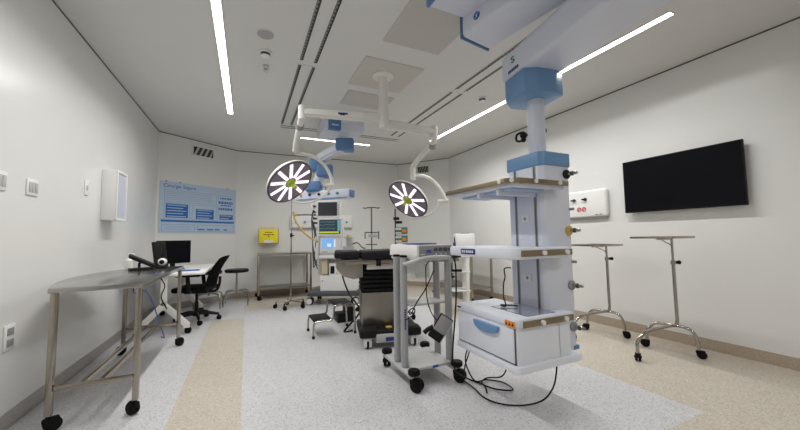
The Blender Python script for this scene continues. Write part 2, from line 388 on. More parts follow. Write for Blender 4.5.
# television
t = thing('television', 'large black flat television hung on the right wall', 'television', (XR, 1.85, 1.39))
MB().box((XR - .075, 1.33, 1.395), (XR - .045, 2.385, 2.0), .006).build('bezel', M_black, t)
MB().box((XR - .0765, 1.34, 1.41), (XR - .074, 2.375, 1.992)).build('screen', M_screen, t)
MB().box((XR - .047, 1.55, 1.5), (XR, 2.15, 1.9), .006).build('wall_mount', M_black, t)
# gas / service panels
def gas_symbol(M, x, y, parent):
    p = MB(M).box((x - .055, y - .032, 0), (x + .055, y + .032, .0015)).build('warning_label', M_white, parent)
    for dx in (-.026, .026):
        r = MB(M); r.tube([(x + dx + .019 * math.cos(a), y + .019 * math.sin(a), .0025) for a in [2 * PI * k / 20 for k in range(21)]], .0042, 6)
        r.box((-.017, -.0035, 0), (.017, .0035, .003), M=Matrix.Translation((x + dx, y, .0015)) @ Matrix.Rotation(PI / 4, 4, 'Z')); r.build('ban_symbol', M_red, p)
MR = frame((XR, 3.45, 0), (0, -1, 0), (0, 0, 1))
t = thing('service_panel', 'white medical gas service panel on right wall beside television', 'service panel', (XR, 3.0, 1.37))
MB(MR).box((0, 1.375, 0), (.84, 1.735, .06), .03, seg=4).build('body', M_white, t)
MB(MR).box((.0, 1.345, 0), (.82, 1.372, .03), .008).build('rail', M_lgrey, t)  # grey bar standing in for the shadow beneath the panel
gas_symbol(MR @ Matrix.Translation((.50, 1.485, .06)) @ Matrix.Scale(1.35, 4), 0, 0, t)
for x, m in ((.40, M_teal), (.56, M_dgrey)):
    g = MB(MR).cyl((x, 1.615, .06), (x, 1.615, .07), .022); p = g.build('gas_outlet', m, t); MB(MR).cyl((x - .035, 1.615, .085), (x + .01, 1.612, .085), .011).cyl((x, 1.615, .068), (x, 1.615, .09), .012).build('plug', M_black, p)
MB(MR).box((.69, 1.40, .058), (.72, 1.41, .063)).box((.745, 1.40, .058), (.775, 1.41, .063)).build('label_strip', M_dgrey, t)
MBk = frame((.82, YB, 0), (1, 0, 0), (0, 0, 1))
MBk = frame((2.18, YB, 0), (-1, 0, 0), (0, 0, 1))
MK = Matrix.Translation((.82, YB, 0)) @ Matrix(((1, 0, 0, 0), (0, 0, -1, 0), (0, 1, 0, 0), (0, 0, 0, 1)))
t = thing('service_panel', 'pale service panel on back wall, behind the anaesthesia machine', 'service panel', (1.5, YB, 1.36))
MB(MK).box((0, 1.37, 0), (1.36, 1.66, .05), .025, seg=3).build('body', M_white, t); MB(MK).box((0, 1.34, 0), (1.36, 1.36, .03), .006).build('rail', M_lgrey, t)  # same grey bar as shadow under this panel
for x, m in ((.12, M_teal), (.3, M_blue2), (1.1, M_dgrey), (1.22, M_teal)):
    MB(MK).cyl((x, 1.5, .05), (x, 1.5, .07), .022).build('gas_outlet', m, t)
# sharps box
t = thing('sharps_box', 'yellow cardboard sharps container hung on back wall', 'sharps container', (.40, YB, 1.06))
MB().prism([(.225, YB - .17), (.575, YB - .17), (.575, YB - .012), (.225, YB - .012)], 1.065, 1.33, .004).build('carton', M_yellow, t)
lid = MB(); lid.prism([(-.165, 0), (.165, 0), (.14, .075), (-.14, .075)], 0, .004, M=frame((.40, YB - .02, 1.325), (1, 0, 0), (0, .25, 1))); lid.build('open_flap', M_cream, t)
g = MB()
for zz, a, b in ((1.278, .33, .47), (1.236, .30, .50)):
    x = a
    while x < b: w = random.uniform(.014, .03); g.box((x, YB - .1715, zz - .009), (min(b, x + w), YB - .169, zz + .009)); x += w + .007
g.cyl((.40, YB - .1715, 1.2), (.40, YB - .169, 1.2), .014).build('printed_marks', M_black, t)
MB().box((.31, YB - .1715, 1.075), (.49, YB - .169, 1.125)).build('white_label', M_white, t)
w = MB()
for x in (.215, .585):
    w.tube([(x, YB, 1.38), (x, YB - .10, 1.37), (x, YB - .178, 1.25), (x, YB - .178, 1.06), (x, YB, 1.06)], .004, 6)
w.tube([(.215, YB - .178, 1.06), (.585, YB - .178, 1.06)], .004, 6).build('wire_bracket', M_steel, t)
# ================================================================== STEEL HALF-MOON TABLE
t = thing('steel_table', 'curved half-moon stainless instrument table along the left wall', 'table', (-.9, 3.5, 0))
zt = .862
top = [(-1.10, 2.755), (-.635, 2.765), (-.635, 4.38), (-1.10, 4.36)]
arc = []
for k in range(1, 12):
    u = k / 12; y = 4.36 + (2.755 - 4.36) * u; x = -1.10 - .17 * math.sin(PI * u); arc.append((max(x, XL + .012), y))
poly = top + arc
MB().prism(poly, zt - .028, zt, .003).build('tabletop', mat('polished_steel_top', (172, 170, 166), .2, 1), t)
legs = [(-1.075, 2.78), (-.655, 2.795), (-.66, 4.33), (-1.115, 4.27)]
for i, (x, y) in enumerate(legs):
    l = MB(); l.box((x - .0165, y - .0165, .095), (x + .0165, y + .0165, zt - .02), .003); lo = l.build('leg', M_steel, t)
    caster(x, y, [.6, 2.4, .9, 2.9][i], .042, .03, .1).build('caster', M_rubber, lo)
b = MB(); b.box((-1.07, 2.772, .235), (-.665, 2.802, .265), .002).build('stretcher', M_steel, t)
b = MB(); b.box((-1.1, 4.28, .235), (-.67, 4.31, .265), .002).build('stretcher', M_steel, t)
b = MB()
for x in (-.94, -.84): MB().box((x - .014, 2.79, .237), (x + .014, 4.30, .263), .002).build('stretcher', M_steel, t)
# items on the table
tM = rz(-.93, 4.02, 25, zt)
t = thing('desk_telephone', 'black tilted handset device on a base, far end of steel table', 'telephone', (-.93, 4.02, zt))
MB(tM).box((-.10, -.05, 0), (.09, .06, .022), .006).build('base', M_black, t)
sl = MB(tM); sl.box((-.115, -.045, -.012), (.115, .045, .018), .008, M=Matrix.Translation((0, .01, .085)) @ Matrix.Rotation(.5, 4, 'Y') @ Matrix.Rotation(.25, 4, 'X')); sl.build('body', M_black, t)
MB(tM).tube([(-.02, 0, .02), (-.02, .01, .06), (0, .01, .085)], .012).build('stand', M_black, t)
tM = rz(-.80, 4.16, 0, zt)
t = thing('endoscope_camera', 'small black device with white round head on a stalk, on steel table', 'device', (-.80, 4.16, zt))
MB(tM).box((-.05, -.04, 0), (.05, .04, .02), .006).build('base', M_black, t)
MB(tM).tube([(0, .01, .018), (-.01, .02, .10), (.005, .02, .17), (-.01, .03, .24)], .007, sm=4).build('stalk', M_black, t)
MB(tM).ball((.01, -.005, .065), .042, (1, .8, .9)).build('head', M_white, t)
MB(tM).cyl((.01, -.045, .065), (.01, -.03, .065), .022).build('lens', M_black, t)
t = thing('pump_bottle', 'small white pump bottle at back of steel table near the wall', 'bottle', (-1.08, 4.2, zt))
MB().lathe([(.03, 0), (.032, .01), (.032, .09), (.012, .115), (.012, .125)], (-1.08, 4.2, zt)).build('body', M_white, t)
MB().cyl((-1.08, 4.2, zt + .125), (-1.08, 4.2, zt + .15), .006).tube([(-1.09, 4.2, zt + .155), (-1.045, 4.19, zt + .155), (-1.03, 4.188, zt + .145)], .006).build('pump', M_white, t)
o = MB().tube([(-.82, 4.30, zt + .008), (-.83, 4.38, zt + .008), (-.84, 4.445, zt - .005), (-.86, 4.47, .74), (-.82, 4.47, .64), (-.85, 4.47, .52), (-.80, 4.5, .38)], .006, sm=6).build('power_cable', M_rubber)
tag(o, 'black cable hanging off far end of steel table', 'cable')
o = MB().tube([(-1.0, 4.46, .82), (-1.08, 4.47, .72), (-1.1, 4.5, .58), (-1.0, 4.5, .6), (-.93, 4.52, .44), (-.88, 4.6, .2), (-.86, 4.75, .012), (-.9, 4.8, .012)], .006, sm=6).build('network_cable', M_bcable)
tag(o, 'thin blue cable looping down behind steel table to the floor', 'cable')
# ================================================================== DESK
t = thing('desk', 'white mobile desk with Y-shaped legs behind the steel table', 'desk', (-.9, 5.6, 0))
MB().box((-1.31, 4.78, .718), (-.47, 6.36, .745), .004).build('desktop', M_white, t)
for y, lab in ((4.85, 0), (6.15, 0)):
    l = MB(); xc = -.895
    l.box((xc - .032, y - .025, .36), (xc + .032, y + .025, .72), .004)
    for s_ in (-1, 1):
        l.prism([(xc + s_ * .0, .42), (xc + s_ * .0, .32), (xc + s_ * .205, .10), (xc + s_ * .205, .075), (xc + s_ * .275, .075), (xc + s_ * .275, .125)], -.025, .025, .003, M=Matrix.Translation((0, y, 0)) @ Matrix.Rotation(PI / 2, 4, 'X'))
    lo = l.build('leg', M_whitep, t)
    for s_ in (-1, 1): caster(xc + s_ * .245, y, 1.0 if s_ > 0 else 2.3, .036, .03, .08).build('caster', M_rubber, lo)
MB().box((-1.25, 5.2, .5), (-1.235, 6.1, .718)).build('modesty_panel', M_whitep, t)
MB().box((-1.0, 4.95, .69), (-.75, 6.13, .718)).build('frame', M_whitep, t)
# monitor
mM = rz(-.905, 5.42, 28, .785)
t = thing('computer_monitor', 'large black computer monitor standing on the white desk', 'monitor', (-.905, 5.42, .745))
MB(mM).box((-.205, -.018, .045), (.205, .022, .36), .008).build('display', M_black, t)
MB(mM).box((-.195, -.0195, .055), (.195, -.0165, .35)).build('screen', M_screen, t)
MB(mM).box((-.03, .02, -.03), (.03, .045, .2), .006).build('neck', M_black, t); MB(mM).box((-.12, -.06, -.04), (.12, .1, -.026), .006).build('base', M_black, t)
mM = rz(-.975, 5.12, 66, .745)
t = thing('computer_monitor', 'narrow black screen turned edge-on, left of the large desk monitor', 'monitor', (-.975, 5.12, .745))
MB(mM).box((-.10, -.018, .05), (.11, .02, .39), .008, M=Matrix.Rotation(-.15, 4, 'X')).build('display', M_black, t)
MB(mM).box((-.03, .0, .01), (.03, .03, .2), .006).build('neck', M_black, t); MB(mM).box((-.08, -.07, 0), (.08, .07, .014), .006).build('base', M_black, t)
o = MB(rz(-.68, 5.12, 0, .745)).box((-.14, -.06, 0), (.12, .06, .012), .004).build('document_folder', M_dblue); tag(o, 'thin blue folder lying on desk in front of the monitor', 'folder')
# ================================================================== CHAIR
cM = rz(-.63, 5.5, -14)
t = thing('office_chair', 'black office swivel chair with armrests pushed to the white desk', 'chair', (-.63, 5.5, 0))
b = MB(cM); b.cyl((0, 0, .08), (0, 0, .14), .045, .035)
for k in range(5):
    a = 2 * PI * k / 5 + .15
    b.tube([(0, 0, .12), (.14 * math.cos(a), .14 * math.sin(a), .115), (.28 * math.cos(a), .28 * math.sin(a), .085)], [.03, .026, .018], 8)
bo = b.build('star_base', M_black, t)
for k in range(5):
    a = 2 * PI * k / 5 + .15; caster(.28 * math.cos(a), .28 * math.sin(a), a + 1.2, .03, .03, .09, M=cM).build('caster', M_rubber, bo)
MB(cM).cyl((0, 0, .13), (0, 0, .28), .026).cyl((0, 0, .26), (0, 0, .42), .018).build('gas_column', M_black, t)
MB(cM).box((-.13, -.1, .40), (.16, .1, .435), .01).build('mechanism', M_black, t)
MB(cM).box((-.24, -.235, .43), (.21, .235, .50), .03, seg=3).build('seat', M_fabric, t)
MB(cM).tube([(.1, 0, .42), (.24, 0, .42), (.29, 0, .50), (.30, 0, .62)], .02, sm=4).build('back_post', M_black, t)
# curved backrest
bm = bmesh.new(); nu, nv = 10, 10; grid = []
for i in range(nu + 1):
    row = []
    for j in range(nv + 1):
        u = i / nu * 2 - 1; v = j / nv
        w = .245 * (1 - .12 * v ** 3) * (1 - .1 * (1 - v) ** 2)
        x = .235 + .17 * v + .035 * math.sin(PI * v) * -1 - .05 * u * u
        row.append(bm.verts.new((x, u * w,   .50 + .42 * v - .03 * (abs(u) ** 3) * v)))
    grid.append(row)
for i in range(nu):
    for j in range(nv): bm.faces.new((grid[i][j], grid[i + 1][j], grid[i + 1][j + 1], grid[i][j + 1]))
r = bmesh.ops.solidify(bm, geom=list(bm.faces), thickness=.028); bmesh.ops.recalc_face_normals(bm, faces=list(bm.faces))
k = MB(cM); k._merge(bm); k.build('backrest', M_fabric, t)
for s_ in (-1, 1):
    y = .265 * s_
    a = MB(cM); a.tube([(.0, s_ * .2, .44), (.0, y, .46), (-.01, y, .55), (-.02, y, .65)], .026, sm=4)
    ao = a.build('armrest', M_black, t)
    MB(cM).box((-.16, y - .04, .65), (.14, y + .04, .684), .014, seg=3).build('arm_pad', M_black, ao)
# ================================================================== STOOLS
def stool(x, y, label):
    t = thing('round_stool', label, 'stool', (x, y, 0), 'round stools with chrome legs')
    MB().lathe([(.185, -.055), (.195, -.04), (.195, -.012), (.18, 0), (.0, .004)], (x, y, .62), seg=32).build('seat', M_pad, t)
    MB().cyl((x, y, .2), (x, y, .57), .016).lathe([(.09, .56), (.09, .567)], (x, y, 0)).build('post', M_chrome, t)
    for k in range(4):
        a = PI / 2 * k + .75; c, s_ = math.cos(a), math.sin(a)
        MB().tube([(x, y, .235), (x + .12 * c, y + .12 * s_, .24), (x + .22 * c, y + .22 * s_, .225), (x + .262 * c, y + .262 * s_, .165), (x + .27 * c, y + .27 * s_, .02), (x + .27 * c, y + .27 * s_, 0)], .0125, 10, sm=5).build('leg', M_chrome, t)
stool(-.15, 6.58, 'round stool with black padded seat standing against back left wall')
stool(-.57, 6.5, 'round chrome-legged stool mostly hidden behind the black office chair')
# ================================================================== BACK LEFT TABLE
def steel_table(x0, y0, x1, y1, zt, sh, label):
    t = thing('steel_table', label, 'table', ((x0 + x1) / 2, (y0 + y1) / 2, 0))
    MB().box((x0 - .02, y0 - .02, zt - .03), (x1 + .02, y1 + .02, zt), .004).build('tabletop', M_steel2, t)
    MB().box((x0, y0, sh - .02), (x1, y1, sh), .003).build('shelf', M_steel2, t)
    for i, (x, y) in enumerate(((x0, y0), (x1, y0), (x0, y1), (x1, y1))):
        lo = MB().box((x - .017, y - .017, .09), (x + .017, y + .017, zt - .02), .003).build('leg', M_steel, t)
        caster(x, y, .5 + i * 1.3, .036, .028, .1).build('caster', M_rubber, lo)
steel_table(.215, 6.74, 1.17, 7.2, .87, .22, 'stainless steel table with lower shelf against the back wall, under sharps box')
# ================================================================== IV STAND
def iv_base(t, x, y, n, R, ph, z=.1, m=None):
    for k in range(n):
        a = ph + 2 * PI * k / n; c, s_ = math.cos(a), math.sin(a)
        lo = MB().tube([(x, y, z + .01), (x + R * c, y + R * s_, z)], .014).build('leg', m or M_steel, t)
        caster(x + R * c, y + R * s_, a + 1, .033, .026, z).build('caster', M_rubber, lo)
x, y = .685, 5.83
t = thing('drip_stand', 'tall chrome drip stand on wheels in front of back steel table', 'drip stand', (x, y, 0))
iv_base(t, x, y, 5, .235, .4)
MB().cyl((x, y, .09), (x, y, 1.22), .0125).build('lower_pole', M_chrome, t)
MB().cyl((x, y, 1.2), (x, y, 1.92), .008).build('upper_pole', M_chrome, t)
MB().cyl((x, y, 1.17), (x, y, 1.24), .02).cyl((x, y, 1.2), (x + .05, y - .01, 1.2), .01).build('clamp', M_black, t)
h = MB()
for a in (0, PI / 2, PI, 1.5 * PI): h.tube([(x, y, 1.9), (x + .05 * math.cos(a), y + .05 * math.sin(a), 1.9), (x + .09 * math.cos(a), y + .09 * math.sin(a), 1.93)], .005, 6)
h.build('hook', M_chrome, t)
# ================================================================== ANAESTHESIA MACHINE
AM = rz(1.45, 5.74, -25)
k = .0176
t = thing('anaesthesia_machine', 'white anaesthesia workstation with three stacked screens on grey wheeled base', 'anaesthesia machine', (1.45, 5.74, 0))
MB(AM).box((-.50, -.12, .145), (.40, .55, .235), .03, seg=3).build('base', M_dgrey, t)
for i, (a, b) in enumerate(((-.43, -.06), (.33, -.06), (-.43, .48), (.33, .48))):
    co_ = caster(a, b, 3.0 + i, .062, .04, .15, M=AM).build('caster', M_black, t)
    c_ = MB(AM); c_.cyl((a - .07, b - .062, .07), (a - .02, b - .068, .07), .0); c_.bm.free()
    MB(AM).lathe([(.05, -.042), (.05, .042)], M=Matrix.Translation((a + .031 * math.cos(3.0 + i), b + .031 * math.sin(3.0 + i), .062)) @ Matrix.Rotation(3.0 + i, 4, 'Z') @ Matrix.Rotation(PI / 2, 4, 'X'), seg=18).build('wheel_disc', M_white, co_)
MB(AM).box((-.275, -.10, .235), (.36, .5, .50), .012).build('drawer_cabinet', M_white, t)
cab = [o for o in t.children if o.name.startswith('drawer_cabinet')][0]
MB(AM).box((-.265, -.106, .245), (.12, -.099, .485), .004).build('drawer', M_white, cab); MB(AM).cyl((-.235, -.112, .41), (-.235, -.104, .41), .011).build('lock', M_dgrey, cab)
MB(AM).box((.13, -.106, .245), (.35, -.099, .485), .004).build('drawer', M_white, cab)
bd = MB(AM); bd.prism([(.0, .50), (.36, .50), (.36, .58), (.26, .66), (.19, .74), (.0, .74)], 0, .45, .01, M=Matrix.Translation((0, .44, 0)) @ Matrix.Rotation(PI / 2, 4, 'X')); bd.build('side_body', M_white, t)
MB(AM).box((-.30, .08, .5), (.0, .46, .80), .01).build('rear_body', M_lgrey, t)
MB(AM).lathe([(.062, 0), (.066, .02), (.066, .22), (.055, .235), (.05, .26)], (-.215, .0, .52)).build('absorber_canister', M_tan, t)
MB(AM).box((-.13, -.06, .50), (-.0, .06, .71), .01).build('vaporiser', M_white, t)
MB(AM).box((-.105, -.066, .53), (-.035, -.058, .66), .004).build('window', M_black, t)
MB(AM).box((-.29, -.13, .795), (.10, .40, .85), .012).build('worktop', M_white, t)
MB(AM).box((-.27, -.09, .85), (.08, .38, .89), .01).build('flow_panel', M_lgrey, t)
def screen(x0, x1, z0, z1, y, m, nm, mr=.05, mz=.04):
    b_ = MB(AM).box((x0, y, z0), (x1, y + .12, z1), .012).build(nm, M_white, t)
    s_ = MB(AM).box((x0 + .035, y - .003, z0 + mz), (x1 - mr, y + .004, z1 - .03)).build('screen', m, b_); return b_
b3 = screen(-.295, .075, .885, 1.175, -.06, M_scr_blue, 'ventilator_display', .09, .085)
MB(AM).box((-.16, -.065, 1.0), (-.09, -.062, 1.05)).box((-.045, -.065, .99), (-.02, -.062, 1.12)).build('readout', M_scr_lt, b3)
MB(AM).cyl((.05, -.075, .93), (.05, -.06, .93), .014).box((-.25, -.066, .9), (-.15, -.06, .915)).build('control', M_lgrey, b3)
b2 = screen(-.33, .125, 1.18, 1.5, -.09, M_scr_dk, 'monitor_display')
MB(AM).box((-.29, -.0945, 1.235), (.05, -.092, 1.262)).build('trace', M_scr_yel, b2); MB(AM).box((.025, -.0945, 1.27), (.07, -.092, 1.46)).build('numbers', M_scr_teal, b2)
g = MB(AM); random.seed(9)
for z in (1.43, 1.38, 1.32):
    g.tube([(-.28 + q * .02, -.094, z + random.uniform(-.012, .012)) for q in range(14)], .0025, 4)
g.build('waveform', M_scr_teal, b2)
b1 = screen(-.36, .06, 1.5, 1.81, -.05, M_scr_off, 'top_display')
bt = MB(AM)
for q in range(5): bt.box((.02, -.055, 1.56 + q * .04), (.045, -.049, 1.58 + q * .04))
bt.build('button', M_lgrey, b1)
MB(AM).box((-.345, .06, .5), (-.28, .16, 1.75), .01).build('mast', M_lgrey, t)
MB(AM).box((-.3, .05, 1.2), (.02, .12, 1.7), .01).build('bracket', M_lgrey, t)
cl = MB(AM)
for z in (1.72, 1.62, 1.5, 1.42): cl.cyl((-.41, .04, z), (-.33, .05, z), .018).ball((-.42, .04, z), .024)
cl.build('gas_fitting', M_dgrey, t)
cl = MB(AM); random.seed(3)
for q in range(4): cl.tube([(-.40 + random.uniform(-.02, .02), .02, 1.7 - q * .06), (-.45, .0, 1.5), (-.40 + random.uniform(-.04, .04), .0, 1.2), (-.42, 0, .95 - .1 * q), (-.36, .05, .6 + .06 * q)], .009, sm=5)
cl.build('hose', M_dgrey, t)
cl = MB(AM); cl.tube([(-.36, -.02, 1.18), (-.40, -.03, 1.05), (-.37, -.02, .9), (-.33, 0, .82)], .016, sm=5).tube([(-.34, 0, 1.6), (-.43, -.02, 1.68), (-.46, 0, 1.75), (-.38, .02, 1.78)], .007, sm=5); cl.build('white_hose', M_white, t)
MB(AM).tube([(-.36, .06, 1.56), (-.55, .04, 1.57), (-.74, .0, 1.57), (-.78, .0, 1.62)], .012, sm=3).build('support_arm', M_dgrey, t)
MB(AM).tube([(-.76, -.02, 1.62), (-.75, -.03, 1.52), (-.70, -.04, 1.42), (-.58, -.06, 1.26), (-.44, -.04, 1.14), (-.34, 0, 1.08)], .015, sm=5).ball((-.75, -.01, 1.57), .035).build('breathing_hose', M_hose, t)
MB(AM).box((.10, .0, .9), (.28, .25, 1.0), .01).box((.16, .02, 1.0), (.26, .2, 1.16), .01).build('suction_unit', M_lgrey, t)
MB(AM).cyl((.2, .05, 1.16), (.2, .05, 1.2), .04).box((.12, -.01, 1.14), (.26, .03, 1.165)).build('fitting', M_cream, t)
MB(AM).tube([(.2, .1, 1.0), (.34, .06, 1.06), (.44, .0, .98), (.5, -.05, .96)], .012, sm=5).build('hose', M_dgrey, t)
o = MB().tube([at(341, 264, 5.48), at(341.5, 272, 5.4), at(345, 284, 5.15), at(350, 295, 4.85), at(356, 303, 4.5), at(360, 312, 4.25), Vector((1.10, 4.0, .012)), Vector((1.2, 3.98, .012))], .013, sm=6).build('power_cable', M_rubber)
tag(o, 'thick black cable dropping from anaesthesia machine toward operating table', 'cable')
# ================================================================== OPERATING TABLE
OX, OY = 1.43, 3.56
OM = rz(OX, OY, -14)
t = thing('operating_table', 'operating table with black pad, bellows column and stainless cover', 'operating table', (OX, OY, 0))
MB(OM).box((-.29, -.34, .10), (.36, .215, .185), .03, seg=3).build('base', M_black, t)
MB(OM).prism([(-.29, -.38), (-.13, -.38), (-.10, -.30), (-.10, -.2), (-.29, -.2)], .115, .20, .02).build('caster_cover', M_black, t)
MB(OM).prism([(.20, -.38), (.36, -.38), (.36, -.2), (.17, -.2), (.17, -.30)], .115, .20, .02).build('caster_cover', M_black, t)
for i, (a, b) in enumerate(((-.205, -.31), (.29, -.31), (-.21, .14), (.29, .14))):
    c_ = MB(OM); c_.box((a - .042, b - .046, .014), (a + .042, b + .046, .116), .02, seg=3); c_.build('caster', M_white, t)
    MB(OM).cyl((a - .011, b, .055), (a + .011, b, .055), .055, seg=20).build('tyre', M_rubber, [o for o in t.children if o.name.startswith('caster') and 'cover' not in o.name][-1])
MB(OM).box((-.12, -.36, .06), (.17, -.30, .145), .008).build('pedal_unit', M_lgrey, t)
MB(OM).box((-.02, -.363, .075), (.09, -.359, .115)).build('label_plate', M_navy, t)
MB(OM).cyl((.03, -.25, .184), (.03, -.25, .194), .036).build('yellow_mark', M_hose, t)
MB(OM).box((-.25, -.17, .18), (.24, .20, .545), .006).build('column_cover', M_steel2, t)
bl = MB(OM)
for q in range(6):
    z = .545 + q * .048
    bl.prism([(-.26, -.18), (.25, -.18), (.25, .21), (-.26, .21)], z + .005, z + .043, .015); bl.box((-.235, -.16, z - .005), (.23, .19, z + .05))
bl.build('bellows', M_rubber, t)
MB(OM).box((-.20, -.215, .80), (.40, .22, .862), .008).box((-.18, -.14, .875), (.3, .16, .915), .004).build('head_block', M_lsteel, t)
MB(OM).box((-.48, -.20, .86), (.85, .20, .915), .006).build('frame', M_steel2, t)
MB(OM).box((-.43, -.245, .865), (.85, -.225, .893), .003).box((-.43, .225, .865), (.85, .245, .893), .003).build('side_rail', M_steel, t)
MB(OM).prism([(-.53, .90), (-.53, .83), (-.46, .74), (-.34, .70), (-.24, .72), (-.24, .90)], .17, .20, .006, M=Matrix.Rotation(PI / 2, 4, 'X')).box((-.42, -.19, .78), (-.28, .15, .89), .01).build('hinge_housing', M_steel2, t)
cl = MB(OM)
for q in (-.1, .12, .3): cl.box((q, -.27, .84), (q + .05, -.22, .90), .006).cyl((q + .025, -.285, .87), (q + .025, -.26, .87), .018)
cl.build('rail_clamp', M_black, t)
MB(OM).box((-.545, -.25, .925), (-.27, .25, 1.005), .025, seg=3).build('leg_pad', M_pad, t)
MB(OM).box((-.26, -.26, .905), (.88, .26, 1.005), .025, seg=3).build('body_pad', M_pad, t)
o = MB(OM).prism([(-.02, -.16), (.30, -.14), (.33, .14), (.02, .16)], 1.006, 1.016, .003).build('metal_tray', M_steel); tag(o, 'pale flat metal tray lying on the operating table pad', 'tray')
# ================================================================== STEP STOOLS
def step_stool(x, y, label, frame_m):
    t = thing('step_stool', label, 'step stool', (x, y, 0), 'two-step foot stools')
    W = .36
    MB().box((x, y, .182), (x + .22, y + W, .198), .006).build('lower_tread', M_rubber, t)
    MB().box((x + .24, y, .347), (x + .47, y + W, .363), .006).build('upper_tread', M_rubber, t)
    for yy in (y, y + W):
        MB().tube([(x, yy, 0), (x, yy, .12), (x + .015, yy, .175), (x + .06, yy, .188), (x + .17, yy, .188), (x + .225, yy, .205), (x + .235, yy, .26), (x + .24, yy, .315), (x + .27, yy, .353), (x + .42, yy, .353), (x + .465, yy, .34), (x + .485, yy, .28), (x + .495, yy, 0)], .012, 10, sm=5).build('side_frame', frame_m, t)
    for xx, zz in ((x + .03, .178), (x + .2, .178), (x + .28, .343), (x + .43, .343)): MB().cyl((xx, y, zz), (xx, y + W, zz), .009).build('cross_bar', frame_m, t)
    f = MB()
    for xx in (x, x + .495):
        for yy in (y, y + W): f.cyl((xx, yy, 0), (xx, yy, .03), .016)
    f.build('rubber_foot', M_rubber, t)
step_stool(.71, 3.90, 'chrome two-step foot stool with black treads beside operating table', M_chrome)
t = thing('foot_pedal', 'black foot switch box on floor behind the chrome step stool', 'foot switch', (1.26, 4.55, 0))
MB().box((1.13, 4.44, .0), (1.38, 4.66, .09), .012).build('base', M_black, t)
MB().box((1.14, 4.45, .085), (1.26, 4.65, .12), .006).build('pedal', M_rubber, t); MB().box((1.25, 4.45, .085), (1.37, 4.65, .2), .012).build('guard', M_black, t)
# ================================================================== SURGICAL LAMPS
t = thing('surgical_light', 'white twin-arm ceiling surgical light with two round LED heads', 'surgical light', (1.36, 3.25, ZC))
MB().box((1.035, 2.95, ZC - .008), (1.69, 3.58, ZC), .002).build('ceiling_plate', M_plate, t)
px, py = 1.335, 3.245
MB().lathe([(.12, 0), (.12, -.015), (.075, -.03)], (px, py, ZC - .008), seg=32).build('flange', M_whitep, t)
MB().cyl((px, py, 2.34), (px, py, ZC - .01), .052, seg=28).cyl((px, py, 2.56), (px, py, 2.572), .056, seg=28).build('mast', M_whitep, t)
MB().cyl((px, py, 2.40), (px, py, 2.55), .062, seg=28, bev=.006).build('swivel_hub', M_whitep, t)
def tapered(a, b, w0, h0, w1, h1, bev=.02):
    a, b = Vector(a), Vector(b); d = (b - a); L = d.length; x = d.normalized(); z = Vector((0, 0, 1)); y = z.cross(x).normalized(); z = x.cross(y)
    M = Matrix((x, y, z)).transposed().to_4x4(); M.translation = a
    bm = bmesh.new()
    A = [bm.verts.new((0, sy * w0 / 2, sz * h0 / 2)) for sy, sz in ((-1, -1), (1, -1), (1, 1), (-1, 1))]; B = [bm.verts.new((L, sy * w1 / 2, sz * h1 / 2)) for sy, sz in ((-1, -1), (1, -1), (1, 1), (-1, 1))]
    bm.faces.new(A); bm.faces.new(B)
    for q in range(4): bm.faces.new((A[q], A[(q + 1) % 4], B[(q + 1) % 4], B[q]))
    bmesh.ops.recalc_face_normals(bm, faces=list(bm.faces)); bmesh.ops.bevel(bm, geom=list(bm.edges), offset=bev, segments=3, affect='EDGES')
    mb = MB(); mb._merge(bm, M); return mb
def lamp(armz, end, pts_spring, yoke, knob, low, c, n, upv, logo):
    e = Vector((end[0], end[1], armz))
    ar = tapered((px, py, armz), e, .085, .105, .075, .085); ao = ar.build('horizontal_arm', M_whitep, t)
    if logo:
        d = (e - Vector((px, py, armz))).normalized(); side = Vector((d.y, -d.x, 0))
        if side.dot(Vector((0, -1, 0))) < 0: side = -side
        o = Vector((px, py, armz)) + d * .44 + side * .042
        tag_ = MB(frame(o, -d, (0, 0, 1))); tag_.box((-.05, -.006, -.002), (.05, .012, .0015)).box((-.03, -.016, -.002), (.02, .002, .0015)).build('logo', M_navy, ao)
    jm = MB(); jm.cyl(e + Vector((0, 0, -.08)), e + Vector((0, 0, .07)), .042, seg=20, bev=.006); jm.build('elbow_joint', M_whitep, t)
    sp = MB(); sp.tube(pts_spring, .034, 14, sm=4); so = sp.build('spring_arm', M_whitep, t)
    rg = MB(); d = (pts_spring[1] - pts_spring[0]).normalized(); q = pts_spring[0] + d * .17; rg.cyl(q - d * .03, q + d * .03, .041, seg=20).build('collar', M_grey, so)
    MB().tube(yoke, .022, 12, sm=5).build('yoke', M_whitep, t)
    kb = MB(); kb.cyl(knob[0], knob[1], .026, seg=16).build('knob', M_whitep, t)
    MB().tube(low, .014, 10, sm=5).build('lower_yoke', M_whitep, t)
    z = n.normalized(); x = upv - z * upv.dot(z); x.normalize(); y = z.cross(x)
    M = Matrix((x, y, z)).transposed().to_4x4(); M.translation = c
    hd = MB(M).lathe([(.02, -.07), (.16, -.064), (.26, -.05), (.305, -.032), (.318, -.012), (.318, .004), (.308, .008)], seg=48).build('lamp_head', M_whitep, t)
    MB(M).lathe([(.302, .0), (.302, .012), (.0, .014)], seg=48).build('lamp_face', M_lampface, hd)
    MB(M).tube([(.305 * math.cos(a), .305 * math.sin(a), .01) for a in [2 * PI * q / 48 for q in range(49)]], .010, 8).build('dark_rim', M_dgrey, hd)
    for q in range(9 if c.x > 1.2 else 10):
        a = 2 * PI * q / (9 if c.x > 1.2 else 10) + .2
        MB(M).box((.075, -.021, .013), (.285, .021, .021), .006, M=Matrix.Rotation(a, 4, 'Z')).build('led_bar', M_lamp, hd)
    hb = MB(M).lathe([(.06, .012), (.06, .03), (.045, .042), (.03, .045)], seg=24).build('hub', M_lime, hd)
    MB(M).cyl((0, 0, .04), (0, 0, .13), .02, .024, seg=16, bev=.006).build('handle', M_lime, hb)
